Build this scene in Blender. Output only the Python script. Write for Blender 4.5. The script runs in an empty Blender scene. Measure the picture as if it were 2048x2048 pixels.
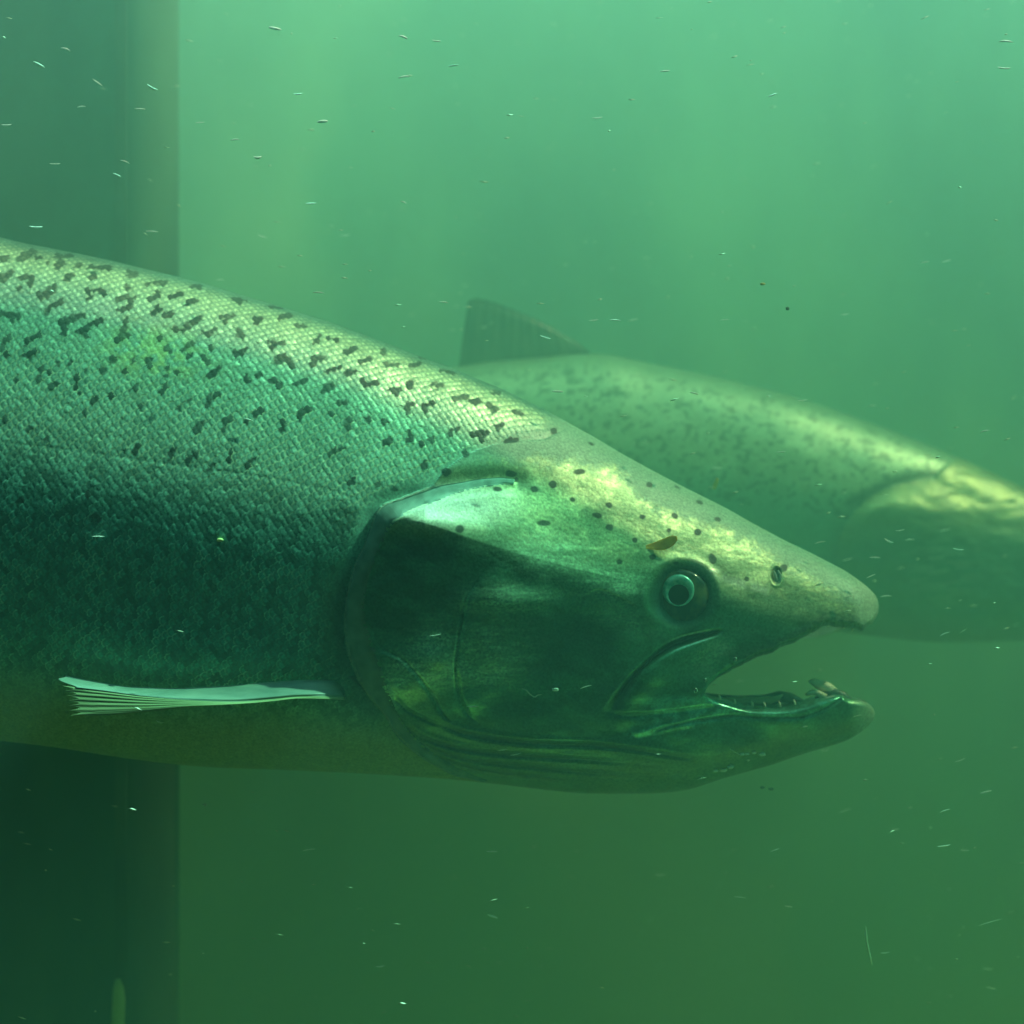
import bpy, math, random
import numpy as np
from mathutils import Vector

# ------------------------------------------------------------------ camera, world, sun, exposure
scene = bpy.context.scene
D = 1.5                      # metres from the lens to the mid plane of the near salmon
FW = 0.45                    # metres of that plane the frame spans
S = FW / 2048.0              # metres per photograph pixel in that plane
cam_data = bpy.data.cameras.new('camera')
cam = bpy.data.objects.new('camera', cam_data)
scene.collection.objects.link(cam)
cam.location = (0, -D, 0)
cam.rotation_euler = (math.radians(90), 0, 0)
cam_data.sensor_width = 36.0
cam_data.lens = 36.0 * D / FW
cam_data.clip_start = 0.01
cam_data.clip_end = 200.0
cam_data.dof.use_dof = True
cam_data.dof.focus_distance = D - 0.045
cam_data.dof.aperture_fstop = 4.8
scene.camera = cam

SUN_ELEV, SUN_AZ = 53.0, 94.0          # degrees; high sun from the right, a little towards the glass
world = bpy.data.worlds.new('World'); scene.world = world
world.use_nodes = True
wn = world.node_tree.nodes; wl = world.node_tree.links
sky = wn.new('ShaderNodeTexSky'); sky.sky_type = 'NISHITA'; sky.sun_disc = False
sky.sun_elevation = math.radians(SUN_ELEV); sky.sun_rotation = math.radians(SUN_AZ)
wn['Background'].inputs['Strength'].default_value = 0.15
wl.new(sky.outputs['Color'], wn['Background'].inputs['Color'])
sun_data = bpy.data.lights.new('sun', 'SUN')
sun_data.energy = 4.4; sun_data.angle = math.radians(0.5); sun_data.color = (1.0, 0.95, 0.86)
sun = bpy.data.objects.new('sun', sun_data); scene.collection.objects.link(sun)
az, el = math.radians(SUN_AZ), math.radians(SUN_ELEV)
to_sun = Vector((math.sin(az) * math.cos(el), math.cos(az) * math.cos(el), math.sin(el)))
sun.rotation_euler = (-to_sun).to_track_quat('-Z', 'Y').to_euler()
sun.location = to_sun * 5

scene.view_settings.view_transform = 'Standard'
scene.view_settings.look = 'None'
scene.view_settings.exposure = 2.0
scene.view_settings.gamma = 1.0
scene.cycles.use_denoising = True
scene.cycles.volume_bounces = 2
scene.cycles.max_bounces = 6
scene.cycles.diffuse_bounces = 3
scene.cycles.glossy_bounces = 3
scene.cycles.caustics_reflective = False
scene.cycles.caustics_refractive = False
scene.cycles.sample_clamp_indirect = 4.0

RNG = np.random.default_rng(7)
random.seed(7)
COL = scene.collection

# ------------------------------------------------------------------ helpers
def smooth(a, lo, hi):
    t = np.clip((np.asarray(a, float) - lo) / (hi - lo), 0, 1)
    return t * t * (3 - 2 * t)

def mix(a, b, t):
    return a + (b - a) * t

def pchip(pts):
    pts = sorted(pts); x = np.array([p[0] for p in pts], float); y = np.array([p[1] for p in pts], float)
    h = np.diff(x); d = np.diff(y) / h
    m = np.zeros_like(x); m[0], m[-1] = d[0], d[-1]
    for i in range(1, len(x) - 1):
        if d[i - 1] * d[i] > 0:
            w1, w2 = 2 * h[i] + h[i - 1], h[i] + 2 * h[i - 1]
            m[i] = (w1 + w2) / (w1 / d[i - 1] + w2 / d[i])
    def f(q):
        q = np.asarray(q, float); qc = np.clip(q, x[0], x[-1])
        i = np.clip(np.searchsorted(x, qc) - 1, 0, len(x) - 2)
        t = (qc - x[i]) / h[i]
        return ((2*t**3 - 3*t**2 + 1) * y[i] + (t**3 - 2*t**2 + t) * h[i] * m[i]
                + (-2*t**3 + 3*t**2) * y[i+1] + (t**3 - t**2) * h[i] * m[i+1])
    return f

def smoothed(f, lo, hi, sig, keep_after=None):
    """the curve f sampled and blurred, so its slope has no kinks"""
    xs = np.arange(lo, hi + 1.0, 1.0); ys = f(xs)
    n = int(sig * 3); k = np.exp(-0.5 * (np.arange(-n, n + 1) / sig) ** 2); k /= k.sum()
    pad = np.concatenate([2*ys[0] - ys[n:0:-1], ys, 2*ys[-1] - ys[-2:-n-2:-1]])
    sm = np.convolve(pad, k, 'valid')
    if keep_after is not None:
        w = smooth(xs, keep_after - 60, keep_after)
        sm = mix(sm, ys, w)
    return lambda q: np.interp(q, xs, sm)

_LAT = RNG.random((8, 256, 256))
def vnoise(x, y, k=0):
    L = _LAT[k % 8]
    xi = np.floor(x).astype(int); yi = np.floor(y).astype(int)
    fx = x - xi; fy = y - yi
    fx = fx*fx*(3-2*fx); fy = fy*fy*(3-2*fy)
    a = L[xi & 255, yi & 255]; b = L[(xi+1) & 255, yi & 255]
    c = L[xi & 255, (yi+1) & 255]; d = L[(xi+1) & 255, (yi+1) & 255]
    return (a + (b-a)*fx) * (1-fy) + (c + (d-c)*fx) * fy

def fbm(x, y, k=0, octaves=4):
    t = 0; a = 0.5; n = 0
    for o in range(octaves):
        t = t + a * vnoise(x * 2**o + 17.3*o, y * 2**o + 9.1*o, k + o); n += a; a *= 0.5
    return t / n

def hash01(i, j, k):
    h = (i.astype(np.int64) * 73856093) ^ (j.astype(np.int64) * 19349663) ^ (k * 83492791)
    h = (h ^ (h >> 13)) * 1274126177 & 0x7fffffff
    h = (h ^ (h >> 15)) * 1103515245 & 0x7fffffff
    return ((h >> 8) & 0xffff) / 65535.0

def polydist(x, y, pts, reach=90.0):
    """distance to a polyline, and how far along it (0..1) the nearest point lies; only worked out near it"""
    pts = np.array(pts, float)
    out = np.full(x.shape, 1e4); par = np.zeros(x.shape)
    lo = pts.min(0) - reach; hi = pts.max(0) + reach
    idx = np.nonzero((x > lo[0]) & (x < hi[0]) & (y > lo[1]) & (y < hi[1]))[0]
    if len(idx) == 0: return out, par
    px, py = x[idx], y[idx]
    best = np.full(px.shape, 1e4); bp = np.zeros(px.shape)
    L = np.hypot(*np.diff(pts, axis=0).T); cum = np.concatenate([[0], np.cumsum(L)])
    for i in range(len(pts) - 1):
        a, b = pts[i], pts[i+1]; v = b - a
        t = np.clip(((px-a[0])*v[0] + (py-a[1])*v[1]) / max(v@v, 1e-9), 0, 1)
        d = np.hypot(px - a[0] - t*v[0], py - a[1] - t*v[1])
        m = d < best
        best[m] = d[m]; bp[m] = (cum[i] + t[m]*L[i]) / cum[-1]
    out[idx] = best; par[idx] = bp
    return out, par

def inside(x, y, poly):
    poly = np.array(poly, float); r = np.zeros(x.shape, bool)
    j = len(poly) - 1
    for i in range(len(poly)):
        xi, yi = poly[i]; xj, yj = poly[j]
        c = ((yi > y) != (yj > y)) & (x < (xj-xi)*(y-yi)/((yj-yi) if yj != yi else 1e-9) + xi)
        r ^= c; j = i
    return r

def spline(pts, n):
    """dense smooth line through traced points"""
    p = np.array(pts, float); L = np.concatenate([[0], np.cumsum(np.hypot(*np.diff(p, axis=0).T))])
    q = np.linspace(0, L[-1], n)
    return np.stack([pchip(list(zip(L, p[:, 0])))(q), pchip(list(zip(L, p[:, 1])))(q)], 1)

def tag(o, label=None, category=None, group=None, kind=None):
    if label: o['label'] = label
    if category: o['category'] = category
    if group: o['group'] = group
    if kind: o['kind'] = kind
    return o

def empty(name, loc):
    o = bpy.data.objects.new(name, None); COL.objects.link(o)
    o.empty_display_size = 0.02; o.location = loc
    return o

def root_location(parent):
    v = Vector((0, 0, 0))
    while parent is not None:
        v = v + Vector(parent.location); parent = parent.parent
    return np.array(v)

def mesh_obj(name, verts, faces, mat, parent=None, smooth_shade=True, attrs=None, loc=None):
    """link world-space geometry as ONE mesh object, its origin at its parent or at loc"""
    verts = np.asarray(verts, float)
    off = root_location(parent)
    if loc is not None: off = off*0 + np.array(loc, float)
    me = bpy.data.meshes.new(name)
    v = (verts - off).astype(np.float32)
    if isinstance(faces, np.ndarray):
        tri = faces
        me.vertices.add(len(v)); me.vertices.foreach_set('co', v.ravel())
        n = tri.shape[1]
        me.loops.add(tri.size); me.loops.foreach_set('vertex_index', tri.astype(np.int32).ravel())
        me.polygons.add(len(tri))
        me.polygons.foreach_set('loop_start', np.arange(0, tri.size, n, dtype=np.int32))
        me.polygons.foreach_set('loop_total', np.full(len(tri), n, dtype=np.int32))
        me.update(calc_edges=True)
    else:
        me.from_pydata([tuple(p) for p in v], [], faces); me.update()
    if smooth_shade:
        me.polygons.foreach_set('use_smooth', np.ones(len(me.polygons), dtype=bool))
    for an, data in (attrs or {}).items():
        a = me.attributes.new(an, 'FLOAT_COLOR', 'POINT')
        c = np.ones((len(v), 4), np.float32); c[:, :3] = data
        a.data.foreach_set('color', c.ravel())
    me.materials.append(mat)
    o = bpy.data.objects.new(name, me); COL.objects.link(o)
    if parent is not None:
        o.parent = parent
        if loc is not None: o.location = Vector(loc) - Vector(root_location(parent))
    elif loc is not None:
        o.location = loc
    return o

def new_mat(name, color=(0.5, 0.5, 0.5), rough=0.5, metal=0.0, spec=0.5):
    m = bpy.data.materials.new(name); m.use_nodes = True
    b = m.node_tree.nodes['Principled BSDF']
    b.inputs['Base Color'].default_value = (*color, 1)
    b.inputs['Roughness'].default_value = rough
    b.inputs['Metallic'].default_value = metal
    b.inputs['Specular IOR Level'].default_value = spec
    return m

def noise_color(m, c1, c2, scale, detail=6, lo=0.35, hi=0.65, bump=0.0, stretch=(1, 1, 1), rough=None):
    nt = m.node_tree; b = nt.nodes['Principled BSDF']
    tc = nt.nodes.new('ShaderNodeTexCoord'); mp = nt.nodes.new('ShaderNodeMapping')
    mp.inputs['Scale'].default_value = stretch
    nz = nt.nodes.new('ShaderNodeTexNoise'); nz.inputs['Scale'].default_value = scale; nz.inputs['Detail'].default_value = detail
    rp = nt.nodes.new('ShaderNodeValToRGB')
    rp.color_ramp.elements[0].position = lo; rp.color_ramp.elements[0].color = (*c1, 1)
    rp.color_ramp.elements[1].position = hi; rp.color_ramp.elements[1].color = (*c2, 1)
    nt.links.new(tc.outputs['Object'], mp.inputs['Vector']); nt.links.new(mp.outputs['Vector'], nz.inputs['Vector'])
    nt.links.new(nz.outputs['Fac'], rp.inputs['Fac']); nt.links.new(rp.outputs['Color'], b.inputs['Base Color'])
    if bump:
        bp = nt.nodes.new('ShaderNodeBump'); bp.inputs['Strength'].default_value = bump; bp.inputs['Distance'].default_value = 0.01
        nt.links.new(nz.outputs['Fac'], bp.inputs['Height']); nt.links.new(bp.outputs['Normal'], b.inputs['Normal'])
    return m

def box_geom(x0, x1, y0, y1, z0, z1):
    v = [(x0,y0,z0),(x1,y0,z0),(x1,y1,z0),(x0,y1,z0),(x0,y0,z1),(x1,y0,z1),(x1,y1,z1),(x0,y1,z1)]
    f = [(0,3,2,1),(4,5,6,7),(0,1,5,4),(1,2,6,5),(2,3,7,6),(3,0,4,7)]
    return v, f

def ray(ax, ay, y):
    """world point seen at photograph pixel (ax, ay) at depth y"""
    k = S * (D + y) / D
    return np.array([(ax - 1024) * k, y, (1024 - ay) * k])

# ------------------------------------------------------------------ the tank and the viewing gallery
WX0, WX1, WY0, WY1, WZ0, WZ1 = -1.7, 1.9, -0.067, 1.30, -0.42, 0.60

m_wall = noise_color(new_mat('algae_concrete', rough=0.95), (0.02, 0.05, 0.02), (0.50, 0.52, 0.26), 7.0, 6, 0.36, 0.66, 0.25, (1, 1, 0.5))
m_floor = noise_color(new_mat('silty_gravel', rough=0.95), (0.16, 0.13, 0.02), (0.60, 0.46, 0.10), 6.0, 7, 0.35, 0.66, 0.5)
m_dark = new_mat('painted_gallery', (0.015, 0.018, 0.017), 0.9)
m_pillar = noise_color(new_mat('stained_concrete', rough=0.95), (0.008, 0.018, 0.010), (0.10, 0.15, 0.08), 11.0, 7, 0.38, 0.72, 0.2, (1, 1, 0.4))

def slab(name, b, mat):
    v, f = box_geom(*b)
    return tag(mesh_obj(name, v, f, mat, smooth_shade=False), kind='structure')

# far wall with a gently uneven face
nx, nz = 90, 40
gx, gz = np.meshgrid(np.linspace(WX0, WX1, nx), np.linspace(WZ0, WZ1 + 0.15, nz))
gy = 0.33 - 0.06 * fbm(gx * 5 + 5, gz * 4 + 5, 2, 4)
v = np.stack([gx, gy, gz], -1).reshape(-1, 3)
ii = np.arange(nx * nz).reshape(nz, nx)
f = np.stack([ii[:-1, :-1], ii[:-1, 1:], ii[1:, 1:], ii[1:, :-1]], -1).reshape(-1, 4)
wall = mesh_obj('channel_wall', v, f, m_wall)
tag(wall, 'mottled algae covered far wall of the channel, blurred behind both salmon', 'wall')
_nt = m_wall.node_tree; _b = _nt.nodes['Principled BSDF']; _src = _b.inputs['Base Color'].links[0].from_socket
_tc = _nt.nodes.new('ShaderNodeTexCoord'); _sx = _nt.nodes.new('ShaderNodeSeparateXYZ'); _mr = _nt.nodes.new('ShaderNodeMapRange')
_mr.inputs['From Min'].default_value = -0.02; _mr.inputs['From Max'].default_value = -0.28
_mx = _nt.nodes.new('ShaderNodeMix'); _mx.data_type = 'RGBA'; _mx.blend_type = 'MIX'; _mx.inputs[7].default_value = (0.60, 0.44, 0.04, 1)
_nt.links.new(_tc.outputs['Object'], _sx.inputs[0]); _nt.links.new(_sx.outputs['Z'], _mr.inputs['Value'])
_mu = _nt.nodes.new('ShaderNodeMath'); _mu.operation = 'MULTIPLY'; _mu.inputs[1].default_value = 0.95
_nt.links.new(_mr.outputs['Result'], _mu.inputs[0]); _nt.links.new(_mu.outputs[0], _mx.inputs[0])
_nt.links.new(_src, _mx.inputs[6]); _nt.links.new(_mx.outputs[2], _b.inputs['Base Color'])   # silt settles on the foot of the wall
# channel bed
nx, ny = 120, 60
gx, gy = np.meshgrid(np.linspace(WX0, WX1, nx), np.linspace(-0.12, 1.28, ny))
gz = -0.36 + 0.035 * fbm(gx * 5 + 3, gy * 5 + 3, 1, 4)
v = np.stack([gx, gy, gz], -1).reshape(-1, 3)
ii = np.arange(nx * ny).reshape(ny, nx)
f = np.stack([ii[:-1, :-1], ii[:-1, 1:], ii[1:, 1:], ii[1:, :-1]], -1).reshape(-1, 4)
tag(mesh_obj('ground', v, f, m_floor), kind='structure')
# gallery behind the camera: dark room open towards the water, its roof slot shaped for front light
gv, gf = [], []
def add(b):
    v, f = box_geom(*b); n = len(gv)
    gv.extend(v); gf.extend([tuple(i + n for i in q) for q in f])
GZ = 0.335
add((-1.9, 2.1, -3.2, -0.185, GZ, GZ + 0.10))
add((-1.9, 2.1, -3.2, -0.125, -1.3, -1.2))
add((-1.9, 2.1, -3.3, -3.2, -1.3, GZ + 0.1))
add((-2.0, -1.9, -3.3, -0.125, -1.3, GZ + 0.1))
add((2.1, 2.2, -3.3, -0.125, -1.3, GZ + 0.1))
add((-2.0, 2.2, -0.20, -0.125, -1.2, -0.43))
tag(mesh_obj('room', gv, gf, m_dark, smooth_shade=False), kind='structure')
# unseen green pane added to tint the light falling through the roof slot
m_tint = bpy.data.materials.new('green_light_tint'); m_tint.use_nodes = True
nt = m_tint.node_tree; nt.nodes.remove(nt.nodes['Principled BSDF'])
tb = nt.nodes.new('ShaderNodeBsdfTransparent'); tb.inputs['Color'].default_value = (0.58, 0.975, 0.885, 1)   # two faces: squared
nt.links.new(tb.outputs['BSDF'], nt.nodes['Material Output'].inputs['Surface'])
v, f = box_geom(-1.9, 2.1, -0.184, -0.0675, GZ + 0.02, WZ1 + 0.012)
tag(mesh_obj('tint_pane', v, f, m_tint, smooth_shade=False), 'unseen green pane added over the roof slot to tint the light', 'glass cover')
# side walls of the channel
for x0, x1 in ((WX0 - 0.1, WX0 - 0.02), (WX1 + 0.02, WX1 + 0.1)):
    w = slab('channel_wall', (x0, x1, -0.12, 1.4, WZ0 - 0.05, WZ1 + 0.15), m_wall)
    del w['kind']
    tag(w, 'concrete end wall of the channel out to the %s of the salmon' % ('left' if x0 < 0 else 'right'), 'wall')

# water: one closed volume box
v, f = box_geom(WX0 - 0.01, WX1 + 0.01, WY0, WY1, WZ0 - 1.0, WZ1)
m_water = bpy.data.materials.new('murky_water'); m_water.use_nodes = True
nt = m_water.node_tree
nt.nodes.remove(nt.nodes['Principled BSDF'])
pv = nt.nodes.new('ShaderNodeVolumePrincipled')
pv.inputs['Color'].default_value = (0.31, 0.65, 0.60, 1)
pv.inputs['Absorption Color'].default_value = (0.05, 0.34, 0.008, 1)
pv.inputs['Density'].default_value = 4.2
pv.inputs['Anisotropy'].default_value = 0.25
nt.links.new(pv.outputs['Volume'], nt.nodes['Material Output'].inputs['Volume'])
water_volume = mesh_obj('water_volume', v, f, m_water, smooth_shade=False)
tag(water_volume, kind='stuff')

# pillar on the left, with a ribbed joint and a pale pipe stub in front of it
PY = 0.070
pr = ray(338, 0, PY)[0]; pl = ray(-1500, 0, PY)[0]
prof = []   # outline of the pillar in plan, one chamfered corner and one raised rib
rx0, rx1 = ray(222, 0, PY)[0], ray(262, 0, PY)[0]
plan = [(pl, PY)] + [(pr - 0.018 + 0.020 * math.sin(a), PY + 0.0265 - 0.0265 * math.cos(a)) for a in np.linspace(0, math.pi / 2, 25)] + [(pr + 0.002, PY + 0.027), (pl, PY + 0.027)]
z0, z1 = -0.40, WZ1 + 0.12
v = [(x, y, z0) for x, y in plan] + [(x, y, z1) for x, y in plan]
n = len(plan)
f = [(i, (i+1) % n, (i+1) % n + n, i + n) for i in range(n)] + [tuple(range(n-1, -1, -1)), tuple(range(n, 2*n))]
pillar = empty('concrete_pillar', (pl * 0.5 + pr * 0.5, PY + 0.011, z0))
tag(pillar, 'dark square concrete pillar standing at the left edge behind the big salmon', 'pillar')
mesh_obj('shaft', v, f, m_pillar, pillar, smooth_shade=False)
m_rib = noise_color(new_mat('rusty_strip', rough=0.8), (0.012, 0.022, 0.010), (0.07, 0.085, 0.035), 22, 6)
v, f = box_geom(rx0 + 0.002, rx1 - 0.002, PY - 0.0022, PY + 0.001, z0 + 0.002, z1 - 0.002)
mesh_obj('strip', v, f, m_rib, pillar, smooth_shade=False)

# ------------------------------------------------------------------ salmon builder
def m_salmon_skin(name, grain=1.0):
    m = bpy.data.materials.new(name); m.use_nodes = True
    nt = m.node_tree; b = nt.nodes['Principled BSDF']
    pig = nt.nodes.new('ShaderNodeAttribute'); pig.attribute_name = 'pigment'
    srf = nt.nodes.new('ShaderNodeAttribute'); srf.attribute_name = 'surface'
    sep = nt.nodes.new('ShaderNodeSeparateColor')
    nt.links.new(srf.outputs['Color'], sep.inputs['Color'])
    tc = nt.nodes.new('ShaderNodeTexCoord')
    nz = nt.nodes.new('ShaderNodeTexNoise'); nz.inputs['Scale'].default_value = 900.0; nz.inputs['Detail'].default_value = 3
    nt.links.new(tc.outputs['Object'], nz.inputs['Vector'])
    # fine iridescent grain in the guanine layer
    mr = nt.nodes.new('ShaderNodeMapRange'); mr.inputs['From Min'].default_value = 0.3; mr.inputs['From Max'].default_value = 0.7
    mr.inputs['To Min'].default_value = 1.0 - 0.28 * grain; mr.inputs['To Max'].default_value = 1.0 + 0.28 * grain
    nt.links.new(nz.outputs['Fac'], mr.inputs['Value'])
    vm = nt.nodes.new('ShaderNodeVectorMath'); vm.operation = 'SCALE'
    nt.links.new(pig.outputs['Color'], vm.inputs[0]); nt.links.new(mr.outputs['Result'], vm.inputs['Scale'])
    nt.links.new(vm.outputs['Vector'], b.inputs['Base Color'])
    nt.links.new(sep.outputs['Red'], b.inputs['Roughness'])
    nt.links.new(sep.outputs['Green'], b.inputs['Metallic'])
    bp = nt.nodes.new('ShaderNodeBump'); bp.inputs['Strength'].default_value = 0.10 * grain; bp.inputs['Distance'].default_value = 0.0006
    nt.links.new(nz.outputs['Fac'], bp.inputs['Height']); nt.links.new(bp.outputs['Normal'], b.inputs['Normal'])
    b.inputs['Specular IOR Level'].default_value = 0.35
    return m

def salmon_body(P):
    """One continuous body mesh. All profile curves are in photograph pixels of the fish's own plane at depth P['y'];
    P['feature'](ax, ay, h, ...) sculpts and colours it. Returns verts (world), faces, attributes and a depth lookup."""
    yp = P['y']; k = S * (D + yp) / D
    T, B, W, VR, KAP = P['T'], P['B'], P['W'], P['VR'], P['KAP']
    xm = P['x_mouth']; tipU, tipL = P['tip_upper'], P['tip_lower']
    Nu, Nl = P['rows']
    e = 0.15
    def g(q): return (np.sqrt(q*q + e*e) - e) / (math.sqrt(1 + e*e) - e)
    gu = g(np.linspace(0, 1, Nu + 1)); gl = 1 - g(np.linspace(1, 0, Nl + 1))
    xa = P['xs']                                   # columns from the tail to the mouth corner
    mf = (P['y_mouth'] - T(xm)) / (B(xm) - T(xm))
    def base_h(x, z):
        t, b = T(x), B(x)
        vv = np.clip((z - t) / np.maximum(b - t, 1e-6), 0, 1)
        vr = VR(x); kp = KAP(x)
        u = np.clip(vv / vr, 0, 1)
        den = np.sqrt(1 - (1 - kp) ** 2)
        up = np.sqrt(np.clip(1 - (1 - kp * u) ** 2, 0, 1)) / den
        w = np.clip((vv - vr) / (1 - vr), 0, 1)
        lo = np.sqrt(np.clip(1 - w ** P['low_pow'], 0, 1))
        return W(x) * np.where(vv < vr, up, lo)
    blocks = []          # (x grid, z grid, edge distance or None)
    # A: tail .. mouth corner, all rows
    X = np.repeat(xa[:, None], Nu + Nl + 1, 1)
    Tm, Bm = T(xa)[:, None], B(xa)[:, None]; Mm = Tm + (Bm - Tm) * mf
    Z = np.concatenate([Tm + (Mm - Tm) * gu[None, :], Mm + (Bm - Mm) * gl[None, 1:]], 1)
    H = base_h(X, Z)
    blocks.append((X, Z, H))
    if P.get('U') is not None:
        U, Lw = P['U'], P['L']
        nf = P['front_cols']
        p = np.linspace(0, 1, nf + 1)[1:]; p = np.sin(p * math.pi / 2) * 0.45 + p * 0.55
        p = p / p[-1]
        xu = xm + p * (tipU - xm); xl = xm + p * (tipL - xm)
        for xs_, top, bot, gq, lip_low in ((xu, T, U, gu, True), (xl, Lw, B, gl, False)):
            Xg = np.repeat(xs_[:, None], len(gq), 1)
            t_, b_ = top(xs_)[:, None], bot(xs_)[:, None]
            Zg = t_ + (b_ - t_) * gq[None, :]
            Hg = base_h(Xg, Zg)
            # the lip rolls inward towards the mouth
            ed = (b_ - Zg) if lip_low else (Zg - t_)
            R = np.minimum(16.0, 0.4 * (b_ - t_)) + 1e-6
            on = smooth(Xg, xm, xm + 60)
            roll = np.sqrt(np.clip(1 - (1 - np.clip(ed / R, 0, 1)) ** 2, 0, 1))
            Hg = Hg * (1 - on * (1 - (0.45 + 0.55 * roll)))
            # rounded tip
            tip = xs_[-1]
            tr = np.sqrt(np.clip(1 - (1 - np.clip((tip - Xg) / P['tip_round'], 0, 1)) ** 2, 0, 1))
            Hg = Hg * tr
            blocks.append((Xg, Zg, Hg))
    # sculpt and colour
    allx = np.concatenate([b[0].ravel() for b in blocks]); allz = np.concatenate([b[1].ravel() for b in blocks])
    allh = np.concatenate([b[2].ravel() for b in blocks])
    # girth coordinate from the mid row
    girth = []; slope = []
    for (Xg, Zg, Hg) in blocks:
        dz = np.diff(Zg, axis=1); dh = np.diff(Hg, axis=1)
        c = np.concatenate([np.zeros((len(Zg), 1)), np.cumsum(np.hypot(dz, dh), 1)], 1)
        girth.append(c.ravel())
        sl = np.abs(dz) / np.maximum(np.hypot(dz, dh), 1e-9); slope.append(np.concatenate([sl[:, :1], sl], 1).ravel())
    girth = np.concatenate(girth); slope = np.concatenate(slope)
    mag = D / (D + yp - allh * k) * (D + yp) / D
    ax = 1024 + (allx - 1024) * mag; ay = 1024 + (allz - 1024) * mag
    t, b = T(allx), B(allx); vv = np.clip((allz - t) / np.maximum(b - t, 1e-6), 0, 1)
    dh, pig, srf = P['feature'](ax, ay, allx, allz, vv, girth, allh, slope)
    near_top = smooth(vv, 0.0, 0.012) * smooth(1 - vv, 0.0, 0.02)
    hh = np.maximum(allh + dh * near_top * smooth(allh, 2.0, 30.0), 0)
    nears, off = [], 0
    verts = [np.stack([(allx - 1024) * k, yp - hh * k, (1024 - allz) * k], 1)]
    attr_p, attr_s = [pig], [srf]
    shapes = [b[0].shape for b in blocks]
    ids = []
    for s in shapes:
        ids.append(np.arange(s[0] * s[1]).reshape(s) + off); off += s[0] * s[1]
    faces = []
    def quads(g_, flip):
        q = np.stack([g_[:-1, :-1], g_[1:, :-1], g_[1:, 1:], g_[:-1, 1:]], -1).reshape(-1, 4)
        faces.append(q[:, ::-1] if flip else q)
    rowsA = Nu + Nl
    # far side: fewer rows, sharing the rim
    sub = sorted(set(list(range(0, Nu + 1, 6)) + [Nu] + list(range(Nu, rowsA + 1, 6)) + [rowsA]))
    near_all = [ids[0]]; far_all = []
    def make_far(g_, cols, shared):
        nonlocal off
        fg = np.empty((g_.shape[0], len(cols)), int)
        for j, c in enumerate(cols):
            if c in shared: fg[:, j] = g_[:, c]
            else:
                src = g_[:, c]
                pts = verts[0][src].copy(); pts[:, 1] = 2 * yp - pts[:, 1]
                fg[:, j] = np.arange(len(src)) + off; off += len(src)
                verts.append(pts); attr_p.append(pig[src]); attr_s.append(srf[src])
        return fg
    quads(ids[0], True)
    fA = make_far(ids[0], sub, {0, rowsA})
    quads(fA, False)
    if len(ids) > 1:
        iu, il = ids[1], ids[2]
        gU = np.concatenate([ids[0][-1:, :Nu + 1], iu], 0); gL = np.concatenate([ids[0][-1:, Nu:], il], 0)
        quads(gU, True); quads(gL, True)
        subU = [c for c in sub if c <= Nu]; subL = [c - Nu for c in sub if c >= Nu]
        fu = make_far(iu, subU, {0}); fl = make_far(il, subL, {Nl})
        fU = np.concatenate([fA[-1:, :len(subU)], fu], 0); fL = np.concatenate([fA[-1:, len(subU) - 1:], fl], 0)
        quads(fU, False); quads(fL, False)
        pal = np.stack([gU[:, -1], fU[:, -1]], 1); quads(pal, True)
        flo = np.stack([fL[:, 0], gL[:, 0]], 1); quads(flo, True)
        faces.append(np.stack([iu[-1, :-1], iu[-1, 1:], iu[-1, 1:], iu[-1, :-1]], -1)[:0])
    V = np.concatenate(verts); F = np.concatenate(faces)
    # depth raster in photograph pixels, for parts that sit on the skin
    mag = D / (D + yp - hh * k) * (D + yp) / D
    ax = 1024 + (allx - 1024) * mag; ay = 1024 + (allz - 1024) * mag
    ok = (ax > -100) & (ax < 2148) & (ay > 0) & (ay < 2048)
    cell = 4; rx, rz = int(2300 / cell), int(2100 / cell)
    acc = np.zeros((rz, rx)); cnt = np.zeros((rz, rx))
    np.add.at(acc, ((ay[ok] / cell).astype(int), ((ax[ok] + 100) / cell).astype(int)), hh[ok])
    np.add.at(cnt, ((ay[ok] / cell).astype(int), ((ax[ok] + 100) / cell).astype(int)), 1)
    Hr = np.where(cnt > 0, acc / np.maximum(cnt, 1), 0)
    def depth(px, py):
        """bulge of the skin (in pixels) under an apparent pixel"""
        return Hr[np.clip((np.asarray(py) / cell).astype(int), 0, rz - 1), np.clip(((np.asarray(px) + 100) / cell).astype(int), 0, rx - 1)]
    return V, F, {'pigment': np.concatenate(attr_p), 'surface': np.concatenate(attr_s)}, depth

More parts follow.
